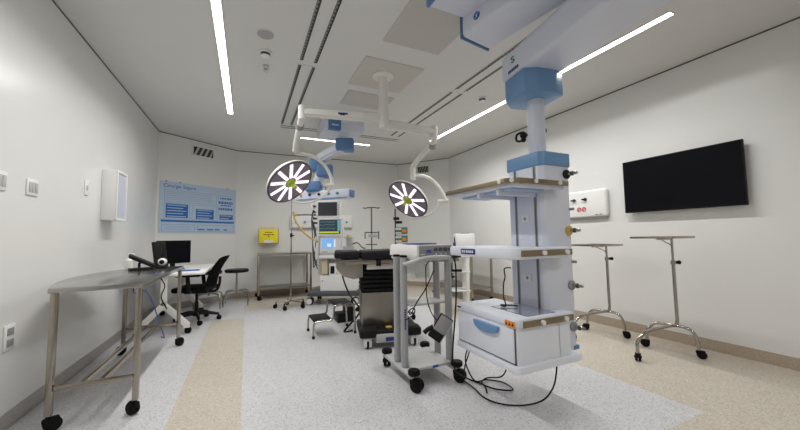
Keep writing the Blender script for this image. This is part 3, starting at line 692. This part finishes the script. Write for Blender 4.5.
VW = lambda p: (Vector((0, 0, H)) - p).normalized()
def facing(c, d, a):
    v = VW(c); d = (d - v * d.dot(v)).normalized(); return v * math.cos(a) + d * math.sin(a)
# left lamp
c = at(290, 182, 4.1); n = facing(c, RT * .70 - UP * .714, .90)
E1 = (.50, 3.42); bk = c - n.normalized() * .05
lamp(2.45, E1, [Vector((.50, 3.42, 2.42)), at(299.5, 128, 3.55), at(297, 140, 3.7), at(295.5, 151, 3.85)],
     [at(295.5, 148, 3.85), at(297, 153, 3.87), at(304, 154.5, 3.95), at(315, 157.5, 4.05), at(325, 166, 4.15), at(331, 177, 4.2), at(332, 184, 4.2)],
     (at(326, 185.5, 4.2), at(334, 184.5, 4.2)), [at(331, 186, 4.2), at(327, 193, 4.2), at(317, 200, 4.2), at(304, 203, 4.2), at(295, 202, 4.22)], c, n, RT * .7 + UP * .7, True)
# right lamp
c = at(408, 199.5, 4.6); n = facing(c, RT * -.64 - UP * .77, .90)
lamp(2.385, (1.99, 3.27), [Vector((1.99, 3.27, 2.36)), at(433, 143, 3.97), at(424, 153, 4.2), at(414, 165, 4.42), at(413, 171, 4.44), at(413, 180, 4.45)],
     [at(412.5, 177, 4.45), at(420, 175.5, 4.48), at(430, 178.5, 4.55), at(438, 186, 4.62), at(443, 194, 4.65), at(446, 201, 4.66)],
     (at(437.5, 201.5, 4.66), at(448, 200.5, 4.66)), [at(439, 202, 4.66), at(436, 209, 4.66), at(428, 215, 4.66), at(418, 218, 4.66), at(411, 218.5, 4.64)], c, n, RT * .77 - UP * .64, False)
# ================================================================== FAR PENDANT
t = thing('ceiling_pendant', 'far pale pendant with blue joints and horizontal gas bar, behind the lamps', 'ceiling pendant', (1.32, 4.95, ZC))
MB().box((1.0, 4.66, 2.745), (1.60, 5.26, ZC), .012).build('ceiling_hub', M_pend, t)
MB().box((1.05, 4.652, 2.742), (1.24, 4.75, ZC - .012), .008).build('hub_cover', M_blue2, t)
MB().box((1.10, 4.648, 2.795), (1.20, 4.654, 2.815)).build('logo', M_plite, t)
J1 = at(345, 145, 4.75); J2 = at(318, 162, 5.0)
MB().cyl((1.36, 4.98, 2.48), (1.36, 4.98, 2.75), .07, seg=24).build('hub_column', M_pend, t)
MB().box((-.13, -.10, -.085), (.13, .14, .085), .03, M=Matrix.Translation(J1) @ Matrix.Rotation(-.35, 4, 'Z'), seg=3).build('joint_cover', M_blue2, t)
tapered(Vector((1.36, 4.98, J1.z + .03)), J1 + Vector((0, .05, .02)), .2, .15, .2, .15, .02).build('rear_arm', M_pend, t)
tapered(J1, J2 + Vector((0, 0, .03)), .16, .14, .15, .13, .03).build('spring_arm', M_pend, t)
j = J2
MB().box((-.12, -.11, -.15), (.10, .11, .04), .03, M=Matrix.Translation(j) @ Matrix.Rotation(-.3, 4, 'Z'), seg=3).build('joint_cover', M_blue2, t)
MB().box((-.12, -.11, -.12), (.12, .11, .07), .03, M=Matrix.Translation(at(325, 170, 5.0)) @ Matrix.Rotation(-.3, 4, 'Z'), seg=3).build('joint_cover', M_blue2, t)
MB().tube([at(322, 166, 5.0), at(319, 178, 5.0), at(316, 186, 5.0)], .075, 16).build('drop_column', M_pend, t)
MB().box((-.115, -.10, -.08), (.115, .10, .08), .03, M=Matrix.Translation(at(314, 187, 5.0)) @ Matrix.Rotation(-.4, 4, 'Z'), seg=3).build('joint_cover', M_blue2, t)
a, b = at(297, 196, 5.12), at(352, 195, 4.82); b.z = a.z = (a.z + b.z) / 2
d = (b - a); L = d.length; GM = frame(a, (d.x, d.y, 0), (-d.y, d.x, 0))
MB(GM).box((0, -.07, -.065), (L, .07, .075), .03, seg=3).build('gas_bar', M_pend, t)
MB(GM).box((L - .01, -.072, -.05), (L + .012, .072, .06), .01).build('end_cap', M_blue2, t)
MB(GM).box((.1, -.072, -.066), (L - .05, -.064, -.045)).build('trim_line', M_blue, t)
for q, m in ((.12, M_yellow), (.28, M_navy), (.44, M_black), (.6, M_teal), (.75, M_teal)):
    MB(GM).cyl((q, -.085, .012), (q, -.07, .012), .021).build('gas_outlet', m if m is not M_yellow else M_hose, t)
MB(GM).cyl((.5, .02, .13), (.5, .02, .07), .01).cyl((.42, .02, .135), (.58, .02, .135), .008).build('hook_bar', M_grey, t)
# ================================================================== NEAR PENDANT
X0, X1, Y0, Y1 = 1.48, 1.985, 1.526, 2.15
cx0, cx1, cy0, cy1 = 1.865, 2.165, 1.635, 1.98
t = thing('equipment_pendant', 'large near pendant column with shelves and blue-handled drawer hanging from ceiling', 'ceiling pendant', (2.0, 1.82, .3))
MB().box((1.15, 1.15, 2.80), (1.75, 1.945, ZC), .012).build('ceiling_hub', M_pend, t)
MB().box((1.142, 1.75, 2.795), (1.17, 1.952, ZC - .005), .008).build('hub_edge', M_blue2, t)
def beam(a, b, w, z0, z1, nm, bev=.035):
    a, b = Vector(a), Vector(b); d = (b - a); L = d.length; Mx = frame((a.x, a.y, 0), (d.x, d.y, 0), (-d.y, d.x, 0))
    return MB(Mx).box((0, -w / 2, z0), (L, w / 2, z1), bev, seg=4).build(nm, M_pend, t), Mx, L
bo, Bx, L = beam((1.615, 2.0), (1.86, .55), .315, 2.66, 2.83, 'upper_arm')
MB(Bx).box((-.010, -.160, 2.655), (.006, .160, 2.832), .008, seg=2).build('end_seam', M_blue2, bo)
lg = MB(Bx); lg.box((-.001, 0, 0), (.001, .001, .001)); lg.bm.free()
lgM = Bx @ Matrix.Translation((.16, -.158, 2.745)) @ Matrix.Rotation(PI / 2, 4, 'X')
MB(lgM).cyl((0, 0, 0), (0, 0, .002), .030, seg=24).build('logo', M_dblue, bo); MB(lgM).prism([(-.02, -.022), (.008, -.008), (-.006, 0), (.022, .022), (-.008, .006), (.006, -.002)], .001, .0035).build('logo_bolt', M_white, bo)
ba, Ax, L2 = beam((2.03, 1.98), (1.79, .50), .33, 2.37, 2.60, 'lower_arm', .04)
MB().cyl((1.82, .62, 2.38), (1.82, .62, 2.82), .13, seg=28).build('arm_pivot', M_pend, t)
# blue joint housing at end of the lower arm (octagonal)
JM = Ax @ Matrix.Translation((.17, 0, 0))
MB(JM).prism([(-.195, -.06), (-.10, -.175), (.13, -.175), (.17, -.08), (.17, .08), (.13, .175), (-.10, .175), (-.195, .06)], 2.195, 2.375, .012).build('joint_housing', M_blue, t)
lgM = Ax @ Matrix.Translation((.11, -.1645, 2.50)) @ Matrix.Rotation(PI / 2, 4, 'X')
# which side faces the room's left: logo on that side
sd = -1 if (Ax.to_3x3() @ Vector((0, -1, 0))).x < 0 else 1
def side(dx, z, off): 
    v = Ax.to_3x3() @ Vector((0, sd, 0)); base = Ax @ Vector((dx, sd * .1655, z)); xx = Ax.to_3x3() @ Vector((1, 0, 0)); 
    xx = xx if xx.cross(Vector((0, 0, 1))).dot(v) > 0 else -xx
    return frame(base + v * off, xx, (0, 0, 1))
q = side(.17, 2.505, 0) @ Matrix.Scale(.62, 4)
MB(q).tube([(.025, .028, .001), (-.01, .034, .001), (-.028, .016, .001), (0, 0, .001), (.028, -.016, .001), (.01, -.034, .001), (-.025, -.028, .001)], .008, 6, sm=5).build('green_logo', M_green, ba)
q = side(.17, 2.425, 0); wd = MB(q)
for i in range(6): wd.box((-.06 + i * .022, -.012, 0), (-.045 + i * .022, .012, .002))
wd.build('name_mark', M_navy, ba)
MB().cyl((2.03, 1.81, 1.70), (2.03, 1.81, 2.24), .064, seg=32).build('drop_tube', M_pend, t)
MB().cyl((2.03, 1.81, 2.205), (2.03, 1.81, 2.22), .075, seg=32).build('tube_collar', M_dgrey, t)
cb = MB()
P0 = at(521, 136, 2.58)
cb.tube([P0 + RT * .02 + UP * .03, P0 - RT * .03 + UP * .01, P0 - RT * .035 - UP * .035, P0 + RT * .0 - UP * .04, P0 + RT * .02], .009, sm=5).ball(P0 + RT * .02 + UP * .005, .028).ball(P0 + RT * .02 - UP * .03, .02)
P1 = at(544, 131, 2.56)
cb.tube([P1 - RT * .03 + UP * .02, P1 + RT * .005 + UP * .022, P1 + RT * .015, P1 - RT * .0 - UP * .02, P1 - RT * .03 - UP * .015], .007, sm=5)
cb.tube([P0 + RT * .03, (2.09, 1.90, 1.98), P1 - RT * .03], .008, sm=4); cb.build('cable_bundle', M_black, t)
# column
MB().prism([(cx0, cy0 + .03), (cx0 + .03, cy0), (cx1 - .03, cy0), (cx1, cy0 + .03), (cx1, cy1 - .03), (cx1 - .03, cy1), (cx0 + .03, cy1), (cx0, cy1 - .03)], .335, 1.665, .006).build('column', M_pend, t)
colo = [o for o in t.children if o.name == 'column'][0]
MB().prism([(cx0 - .012, cy0 + .022), (cx0 + .022, cy0 - .012), (cx1 - .022, cy0 - .012), (cx1 + .012, cy0 + .022), (cx1 + .012, cy1 - .022), (cx1 - .022, cy1 + .012), (cx0 + .022, cy1 + .012), (cx0 - .012, cy1 - .022)], 1.645, 1.745, .01).build('top_cap', M_blue, t)
MB().box((cx1 - .06, cy0 - .002, .335), (cx1 + .002, cy0 + .06, .365), .004).build('corner_cap', M_blue2, t)
for yy in (1.70, 1.885): 
    so = MB().box((cx0 - .003, yy - .012, .36), (cx0 + .004, yy + .012, 1.64)).build('slot', M_grey, colo)
    MB().box((cx0 - .0035, yy - .004, .36), (cx0 + .003, yy + .004, 1.64)).build('groove', M_dgrey, so)
for z in (1.27, .84): 
    pl = MB().box((cx0 - .008, 1.76, z - .025), (cx0, 1.83, z + .025), .003).build('socket_plate', M_white, colo)
    MB().cyl((cx0 - .01, 1.795, z), (cx0 - .007, 1.795, z), .012).build('socket', M_grey, pl)
for yy in (1.745, 1.845): MB().cyl((cx0 - .004, yy, 1.13), (cx0, yy, 1.13), .010).build('screw_cap', M_white, colo)
for z, m in ((1.59, M_black), (1.18, M_hose), (.79, M_grey), (.50, M_grey)):
    p = MB().lathe([(.034, 0), (.034, .012), (.022, .02)], M=frame((cx1 - .055, cy0, z), (1, 0, 0), (0, 0, 1)), seg=20).build('gas_outlet', m, t)
    MB().cyl((cx1 - .055, cy0 - .012, z), (cx1 - .045, cy0 - .085, z), .011).build('probe', M_chrome, p)
    MB().cyl((cx1 - .053, cy0 - .04, z), (cx1 - .05, cy0 - .055, z), .017).build('ring', M_dgrey, p)
for z in (1.335, .955): MB().cyl((cx1 - .03, cy0, z), (cx1 - .03, cy0 - .03, z), .010).build('screw_cap', M_grey, colo)
def Lshape(x0, y0, x1, y1, z0, z1, m, nm, bev=.008, cut=.0):
    poly = [(x0 + cut, y0), (x1, y0), (x1, cy0 - .004), (cx0 - .004, cy0 - .004), (cx0 - .004, y1), (x0, y1), (x0, y0 + cut)]
    return MB().prism(poly, z0, z1, bev).build(nm, m, t)
def railseg(pts, z, nm, par, h=.034):
    mb = MB()
    for (a, b) in zip(pts, pts[1:]):
        a, b = Vector((a[0], a[1], 0)), Vector((b[0], b[1], 0)); d = b - a; Mx = frame((a.x, a.y, 0), d, (-d.y, d.x, 0)); mb.box((-.004, -.005, z - h / 2), (d.length + .004, .005, z + h / 2), .003, M=Mx)
    return mb.build(nm, M_rail, par)
# top shelf
sh = Lshape(X0 + .02, Y0 + .02, X1 - .01, 2.25, 1.462, 1.487, M_pend, 'top_shelf', .006, .05)
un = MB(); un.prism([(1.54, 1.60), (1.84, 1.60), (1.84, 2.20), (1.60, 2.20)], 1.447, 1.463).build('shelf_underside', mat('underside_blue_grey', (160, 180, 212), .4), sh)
for yy in (1.69, 1.89): MB().box((1.52, yy, 1.42), (cx0, yy + .025, 1.463), .004).build('bracket', M_pend, sh)
railseg([(X0, 2.26), (X0, Y0 + .06), (X0 + .06, Y0), (X1, Y0)], 1.497, 'side_rail', sh)
for x, y, dx, dy in ((X0 + .20, Y0, 0, -1), (X0 + .42, Y0, 0, -1), (X0, Y0 + .10, -1, 0), (X0 + .03, Y0 + .03, -.7, -.7)): MB().cyl((x, y, 1.497), (x + dx * .014, y + dy * .014, 1.497), .014).build('rail_knob', M_white, sh)
# middle shelf
Lshape(X0, Y0, X1, 2.235, .998, 1.070, M_pendw, 'middle_shelf', .016, .03)
ms = [o for o in t.children if o.name == 'middle_shelf'][0]
for yy in (1.69, 1.89): MB().box((1.60, yy, .982), (cx0, yy + .025, 1.0), .004).build('bracket', M_pend, ms)
railseg([(X0 + .06, Y0 - .004), (X1, Y0 - .004)], 1.036, 'side_rail', ms, .04)
for x in (X0 + .24, X0 + .45): MB().cyl((x, Y0 - .008, 1.036), (x, Y0 - .024, 1.036), .015).build('rail_knob', M_white, ms)
NM = frame((X0, 1.99, 1.036), (0, -1, 0), (0, 0, 1))
pl = MB(NM).box((-.085, -.02, -.002), (.085, .02, .003), .002).build('name_plate', M_navy, ms)
wd = MB(NM)
for a, w in ((-.07, .018), (-.044, .012), (-.02, .016), (.003, .014), (.024, .016), (.048, .016)): wd.box((a, -.009, .0025), (a + w, .009, .004))
wd.build('lettering', M_white, pl)
# drawer unit
Lshape(X0, Y0, X1, Y1, .585, .64, M_pendw, 'drawer_top', .014, .02)
dt = [o for o in t.children if o.name == 'drawer_top'][0]
MB().box((X0 + .012, Y0 + .012, .345), (cx0 - .004, Y1 - .012, .59), .006).box((cx0 - .02, Y0 + .012, .345), (X1 - .03, cy0 - .004, .59), .006).build('drawer_case', M_pendw, t)
Lshape(X0 - .004, Y0 - .004, X1 + .06, Y1 + .004, .31, .36, M_pendw, 'bottom_tray', .012, .02)
dr = MB().box((X0 - .002, Y0 + .03, .372), (X0 + .014, Y1 - .02, .575), .004).build('drawer_front', M_pendw, t)
sm_ = MB(); sm_.box((X0 + .004, Y0 + .022, .366), (X0 + .013, Y1 - .014, .372)).box((X0 + .004, Y0 + .025, .366), (X0 + .012, Y0 + .03, .58)).build('seam', M_dgrey, dr)
hp = []
for q in range(13): 
    a = PI * q / 12; hp.append((.125 * math.cos(a), -.062 * math.sin(a) ** .7 if 0 < q < 12 else 0))
MB(frame((X0 - .002, 1.80, .566), (0, -1, 0), (0, 0, 1))).prism(hp, -.002, .020, .003).build('handle', M_blue, dr)
MB(frame((X0, 2.13, .613), (0, -1, 0), (0, 0, 1))).box((-.01, -.006, 0), (.035, .006, .002)).build('name_mark', M_navy, dt)
ol = MB(frame((X0, 1.585, .606), (0, -1, 0), (0, 0, 1)))
ol.box((-.042, -.018, -.001), (.042, .018, .003)); oo = ol.build('warning_label', M_orange, dt)
wd = MB(frame((X0 - .003, 1.585, .606), (0, -1, 0), (0, 0, 1)))
for q in (-.027, .0, .027): wd.prism([(q - .009, -.009), (q + .009, -.009), (q, .010)], 0, .0015)
wd.build('warning_triangle', M_black, oo)
railseg([(X0 + .05, Y0 - .006), (X1 - .02, Y0 - .006)], .606, 'side_rail', dt, .04)
for x in (X0 + .2, X0 + .41): MB().cyl((x, Y0 - .01, .606), (x, Y0 - .026, .606), .015).build('rail_knob', M_white, dt)
o = MB().box((1.60, 1.56, .6405), (cx0 - .012, 1.90, .643)).build('acrylic_sheet', M_acry); tag(o, 'clear acrylic sheet lying on top of pendant drawer unit', 'sheet')
o = MB().tube([(1.858, 1.96, .90), (1.80, 1.965, .895), at(505, 277, 2.45), at(503.5, 284, 2.42), at(503.5, 296, 2.38), at(506, 306, 2.30), (1.66, 1.86, .655), (1.74, 1.78, .653)], .005, sm=6).build('power_cable', M_rubber)
tag(o, 'black cable arching from pendant column down onto drawer top', 'cable')
# ================================================================== EQUIPMENT CART
t = thing('equipment_cart', 'grey wheeled equipment cart with twin posts each side, left of the pendant', 'cart', (1.34, 2.5, 0))
for X, nm in ((1.15, 'sled_left'), (1.535, 'sled_right')):
    s_ = MB(); s_.box((X - .032, 2.24, .085), (X + .032, 2.78, .125), .015, seg=3); so = s_.build('sled', M_lgrey, t)
    for y, a in ((2.25, -.9), (2.77, 1.2)):
        MB().cyl((X, y, .118), (X, y, .158), .046, seg=20, bev=.008).build('cap', M_rubber, so)
        cm = caster(X, y, a, .048, .042, .13); cm.build('caster', M_rubber, so)
for X, ys in ((1.15, (2.405, 2.54)), (1.525, (2.335, 2.52))):
    for y in ys:
        p = MB().cyl((X, y, .13), (X, y, .985 if X < 1.3 else .955), .029, seg=20).build('post', M_post, t)
        if X > 1.3: continue
        MB().cyl((X, y, .985), (X, y, 1.003), .033, seg=20, bev=.006).build('cap', M_rubber, p)
MB().box((1.17, 2.28, .125), (1.51, 2.68, .15), .008).build('lower_deck', M_lgrey, t)
MB().box((1.33, 2.276, .128), (1.38, 2.281, .146)).build('label_sticker', M_dblue, t)
MB().box((1.17, 2.34, .60), (1.50, 2.62, .618), .006).build('middle_shelf', M_lgrey, t)
MB().box((1.185, 2.30, .955), (1.56, 2.74, .985), .012).build('upper_deck', M_lgrey, t)
MB().tube([(1.15, 2.42, .93), (1.15, 2.30, .945), (1.19, 2.235, .97), (1.27, 2.22, .985), (1.42, 2.22, .985), (1.50, 2.235, .97), (1.53, 2.31, .945)], .017, 12, sm=6).build('handle', M_lgrey, t)
MB().box((1.28, 2.45, .80), (1.42, 2.70, .95), .01).build('drawer_box', M_whitep, t)
vt = frame((1.15 - .012, 2.405 - .027, .50), (0, 0, 1), (1, 0, 0))
wd = MB(frame((1.145, 2.375, .42), (0, 0, 1), (-1, 0, -.0)))
for q in range(9): wd.box((q * .018, -.006, -.002), (q * .018 + .012, .006, .0015))
wd.build('lettering', M_navy, t)
# electrosurgical unit
t = thing('electrosurgical_unit', 'white boxy control unit with dials on top of the grey cart', 'medical device', (1.38, 2.55, .985))
MB().prism([(2.27, .985), (2.80, .985), (2.80, 1.05), (2.76, 1.085), (2.27, 1.085)], 1.20, 1.225, .006, M=Matrix(((0, 0, 1, 0), (1, 0, 0, 0), (0, 1, 0, 0), (0, 0, 0, 1)))).build('side_panel', M_white, t)
MB().box((1.225, 2.30, .985), (1.55, 2.80, 1.082), .006).build('body', M_lgrey, t)
fp = MB().box((1.23, 2.294, .99), (1.545, 2.302, 1.076), .003).build('front_panel', M_grey, t)
MB().box((1.30, 2.291, 1.02), (1.345, 2.295, 1.045)).build('display', M_dblue, fp)
for x in (1.385, 1.43, 1.475, 1.52): MB().cyl((x, 2.28, 1.045), (x, 2.295, 1.045), .014).build('dial', M_dgrey, fp)
g = MB()
for x in (1.25, 1.27, 1.385, 1.43, 1.475): g.box((x, 2.291, 1.004), (x + .014, 2.295, 1.014))
g.build('button', M_white, fp)
o = MB(rz(1.34, 2.5, -12, 1.0855)).box((-.12, -.08, 0), (.14, .08, .010), .002).build('document_folder', M_dblue); tag(o, 'thin blue folder on top of the control unit', 'folder')
# hanging pedal
c = at(440.5, 328, 2.50)
HM = frame(c, RT * .82 - UP * .5 + FW * -.2, RT * .50 + UP * .82)
t = thing('foot_pedal', 'black and grey foot pedal hung tilted on the cart post', 'foot switch', c)
MB(HM).box((-.055, -.10, -.028), (.055, .10, .012), .008).build('base', M_black, t)
MB(HM).box((-.045, -.03, .012), (.05, .095, .022), .006).build('pedal', M_grey, t)
MB(HM).box((.050, -.095, -.012), (.058, .098, .010), .002).build('edge_trim', M_lgrey, t)
MB(HM).cyl((-.07, -.055, 0), (-.045, -.015, 0), .015).build('connector', M_hose, t)
MB(HM).tube([(-.05, -.02, .0), (-.075, -.065, -.002), (-.085, -.10, -.002)], .018, 10).build('cable_grip', M_black, t)
o = MB().tube([c + UP * .06 - RT * .03, at(431, 312, 2.52), at(427, 298, 2.5), at(426, 280, 2.48), at(426, 266, 2.45), (1.35, 2.33, .952)], .004, sm=6).build('power_cable', M_rubber); tag(o, 'thin black cable rising from hung pedal to top of cart', 'cable')
o = MB().tube([at(434, 270, 2.52), at(426, 288, 2.52), at(417, 302, 2.5), at(411, 314, 2.48), at(409, 311, 2.46), at(414, 308, 2.48), at(414, 314, 2.5), at(406, 320, 2.46)], .0045, sm=6).build('power_cable', M_rubber); tag(o, 'thin black looped cable crossing between the cart posts', 'cable')
o = MB().tube([(1.53, 2.26, .965), at(452, 256, 2.49), at(455, 262, 2.42), at(456, 275, 2.40), at(456, 300, 2.38), at(454.5, 325, 2.36), at(453, 345, 2.36), at(453, 362, 2.36), at(457, 372, 2.36), (1.61, 2.2, .02), (1.66, 2.08, .012), (1.60, 1.97, .012)], .006, sm=6).build('power_cable', M_rubber); tag(o, 'black cable hanging down right side of grey cart to the floor', 'cable')
o = MB().tube([(1.60, 2.24, .012), (1.72, 2.40, .03), (1.74, 2.36, .16), (1.66, 2.28, .21), (1.60, 2.22, .14), (1.62, 2.14, .03), (1.74, 2.14, .012), (1.82, 2.05, .012), (1.80, 1.92, .012), (1.70, 1.98, .012), (1.66, 2.10, .014), (1.74, 2.14, .026), (1.83, 2.08, .04), (1.80, 1.98, .14), (1.76, 1.90, .26), (1.75, 1.86, .315)], .0055, sm=6).build('power_cable', M_rubber); tag(o, 'coiled black cable between cart wheel and underside of drawer unit', 'cable')
o = MB().tube([(1.57, 2.2, .012), (1.56, 2.06, .012), (1.535, 1.92, .012), (1.58, 1.80, .012), (1.70, 1.72, .012), (1.86, 1.70, .02), (1.95, 1.69, .09), (1.965, 1.67, .2), (1.95, 1.65, .315)], .0055, sm=6).build('power_cable', M_rubber); tag(o, 'black cable making wide loop on floor in front of the pendant', 'cable')
# ================================================================== MAYO STANDS
def mayo(x, y, zt, label, wt):
    t = thing('mayo_stand', label, 'instrument stand', (x, y, 0), 'mayo instrument stands by the right wall')
    MB().tube([(x - .04, y + .02, .262), (x - .01, y + .01, .265), (x, y, .30), (x, y, .40), (x, y, .62)], .015, 12, sm=4).cyl((x, y, .4), (x, y, .85), .015).build('post', M_chrome, t)
    MB().cyl((x, y, .8), (x, y, zt - .02), .011, seg=12).build('inner_post', M_chrome, t)
    kb = MB(); kb.cyl((x, y, .845), (x, y, .885), .021).build('clamp', M_chrome, t); MB().cyl((x + .015, y - .01, .865), (x + .045, y - .022, .865), .014).ball((x + .05, y - .024, .865), .02).build('clamp_knob', M_black, t)
    A, B, C = (x - .55, y + .06), (x - .05, y + .25), (x + .01, y - .15)
    l1 = MB().tube([(x, y + .02, .262), (x - .2, y + .03, .262), (x - .38, y + .04, .258), (x - .47, y + .045, .235), (A[0] + .008, A[1], .17), (A[0], A[1], .075)], .0145, 12, sm=5).build('leg', M_chrome, t)
    l2 = MB().tube([(x - .02, y + .0, .262), (x - .02, y + .12, .258), (x - .025, y + .2, .235), (B[0], B[1] - .008, .17), (B[0], B[1], .075)], .0145, 12, sm=5).build('leg', M_chrome, t)
    l3 = MB().tube([(x - .01, y + .02, .262), (x + .0, y - .05, .258), (x + .005, y - .11, .235), (C[0], C[1] + .008, .17), (C[0], C[1], .075)], .0145, 12, sm=5).build('leg', M_chrome, t)
    for (a, b), l, g in ((A, l1, .5), (B, l2, 2.4), (C, l3, -1)): caster(a, b, g, .036, .03, .085).build('caster', M_rubber, l)
    f = MB(); f.tube([(x, y, zt - .03), (x, y + .0, zt - .022), (x - .25, y, zt - .022)], .007, 8).tube([(x - .2, y, zt - .02), (x - .03, y, zt - .075), (x, y, zt - .10)], .006, 8).build('tray_arm', M_chrome, t)
    xa, xb, ya, yb = x - .35, x + .03, y - .175, y + .185
    tr = MB(); tr.box((xa, ya, zt - .014), (xb, yb, zt - .010), .0015)
    for lo, hi in (((xa, ya, zt - .012), (xb, ya + .006, zt + .006)), ((xa, yb - .006, zt - .012), (xb, yb, zt + .006)), ((xa, ya, zt - .012), (xa + .006, yb, zt + .006)), ((xb - .006, ya, zt - .012), (xb, yb, zt + .006))): tr.box(lo, hi, .002)
    tr.build('tray', M_steel, t)
mayo(3.77, 1.79, 1.115, 'nearer stainless mayo stand under the television', .31)
mayo(3.80, 2.46, 1.03, 'farther stainless mayo stand right beside pendant, under gas panel', .30)
# ================================================================== BACK RIGHT
steel_table(3.505, 4.62, 3.93, 5.85, .86, .25, 'stainless steel table in back right corner behind the pendant')
t = thing('medical_analyser', 'white boxy device on back right steel table', 'medical device', (3.62, 4.95, .86))
DM = rz(3.62, 4.98, -25, .86)
MB(DM).box((-.17, -.15, 0), (.17, .15, .335), .015).build('body', M_white, t)
g = MB(DM)
for i in range(7): g.box((-.195 + random.uniform(0, .015), -.13 + i * .03, .09 + .03 * (i % 5)), (-.168, -.11 + i * .03, .14 + .035 * (i % 5)), .003)
g.build('control_cluster', M_navy, t); MB(DM).box((-.05, -.05, .335), (.1, .06, .352), .005).build('top_vent', M_dgrey, t)
t = thing('white_trolley', 'white tube-framed trolley with small shelves, behind the grey cart', 'trolley', (2.95, 4.3, 0))
TM = rz(2.95, 4.28, -25)
for a, b in ((-.14, -.14), (.14, -.14), (-.14, .14), (.14, .14)):
    lo = MB(TM).box((a - .012 if a < 0 else a - .02, b - .012, .09), (a + .012 if a < 0 else a + .036, b + .012, .84), .004).build('post', M_white, t); caster(a, b, 1.0, .035, .028, .1, M=TM).build('caster', M_rubber, lo)
for z in (.32, .60, .83): MB(TM).box((-.16, -.16, z), (.19, .16, z + .018), .004).build('shelf', M_white, t)
MB(TM).box((-.12, -.18, .62), (.06, -.10, .65), .006).box((-.15, -.18, .53), (-.05, -.12, .555), .006).cyl((-.1, -.15, .55), (-.1, -.15, .72), .012).build('bracket', M_black, t)
# pump stand + pumps
x, y = 1.90, 4.22
t = thing('pump_stand', 'dark pole on wheels carrying two green pumps behind the grey cart', 'drip stand', (x, y, 0))
iv_base(t, x, y, 5, .23, .9); MB().cyl((x, y, .09), (x, y, 1.55), .011).build('pole', M_dgrey, t); MB().box((x - .0, y - .04, 1.34), (x + .09, y + .03, 1.375), .006).box((x - .02, y - .03, 1.39), (x + .05, y + .03, 1.43), .006).build('clamp', M_black, t)
PM = rz(x, y, -25)
for z, lab in ((1.235, 'green and white syringe pump, upper of two on dark pole'), (1.12, 'green and white syringe pump, lower of two on dark pole')):
    p = thing('syringe_pump', lab, 'pump', (x, y, z), 'syringe pumps on the dark pole')
    MB(PM).box((.012, -.075, z - .045), (.17, .03, z + .05), .006).build('body', M_teal, p)
    MB(PM).box((.095, -.078, z - .025), (.155, -.073, z + .02)).build('display', M_orange, p)
    MB(PM).box((.0, -.085, z + .012), (.085, -.06, z + .04), .004).box((.0, -.085, z - .04), (.085, -.06, z - .018), .004).build('syringe_holder', M_white, p)
# T stand behind the table
x, y = 1.80, 4.92
t = thing('drip_stand', 'dark T-topped drip stand with small rack behind operating table', 'drip stand', (x, y, 0))
iv_base(t, x, y, 5, .22, .2); MB().cyl((x, y, .09), (x, y, 1.63), .010).build('pole', M_dgrey, t)
SM = rz(x, y, -25)
MB(SM).tube([(-.13, 0, 1.63), (-.11, 0, 1.615), (-.05, 0, 1.625), (.05, 0, 1.625), (.11, 0, 1.615), (.13, 0, 1.63)], .009, sm=3).build('top_bar', M_dgrey, t)
MB(SM).box((-.11, -.03, 1.22), (.12, .0, 1.235), .003).box((-.11, -.03, 1.13), (-.095, 0, 1.235), .003).box((.105, -.03, 1.12), (.12, 0, 1.245), .003).build('rack', M_dgrey, t)
MB(SM).box((-.05, -.04, 1.15), (.10, -.005, 1.2), .005).build('rack_panel', M_lgrey, t); MB(SM).box((-.09, -.02, 1.03), (.09, .02, 1.045), .004).build('lower_bar', M_dgrey, t)
# ================================================================== WORLD / VIEW
w = bpy.data.worlds.new('world'); S.world = w; w.use_nodes = True; w.node_tree.nodes['Background'].inputs[0].default_value = (.8, .85, .9, 1); w.node_tree.nodes['Background'].inputs[1].default_value = .0
S.view_settings.view_transform = 'Standard'; S.view_settings.look = 'None'; S.view_settings.gamma = 1; S.view_settings.exposure = 0
for a in ('diffuse_bounces', 'glossy_bounces'):
    setattr(S.cycles, a, 8)
S.cycles.max_bounces = 12
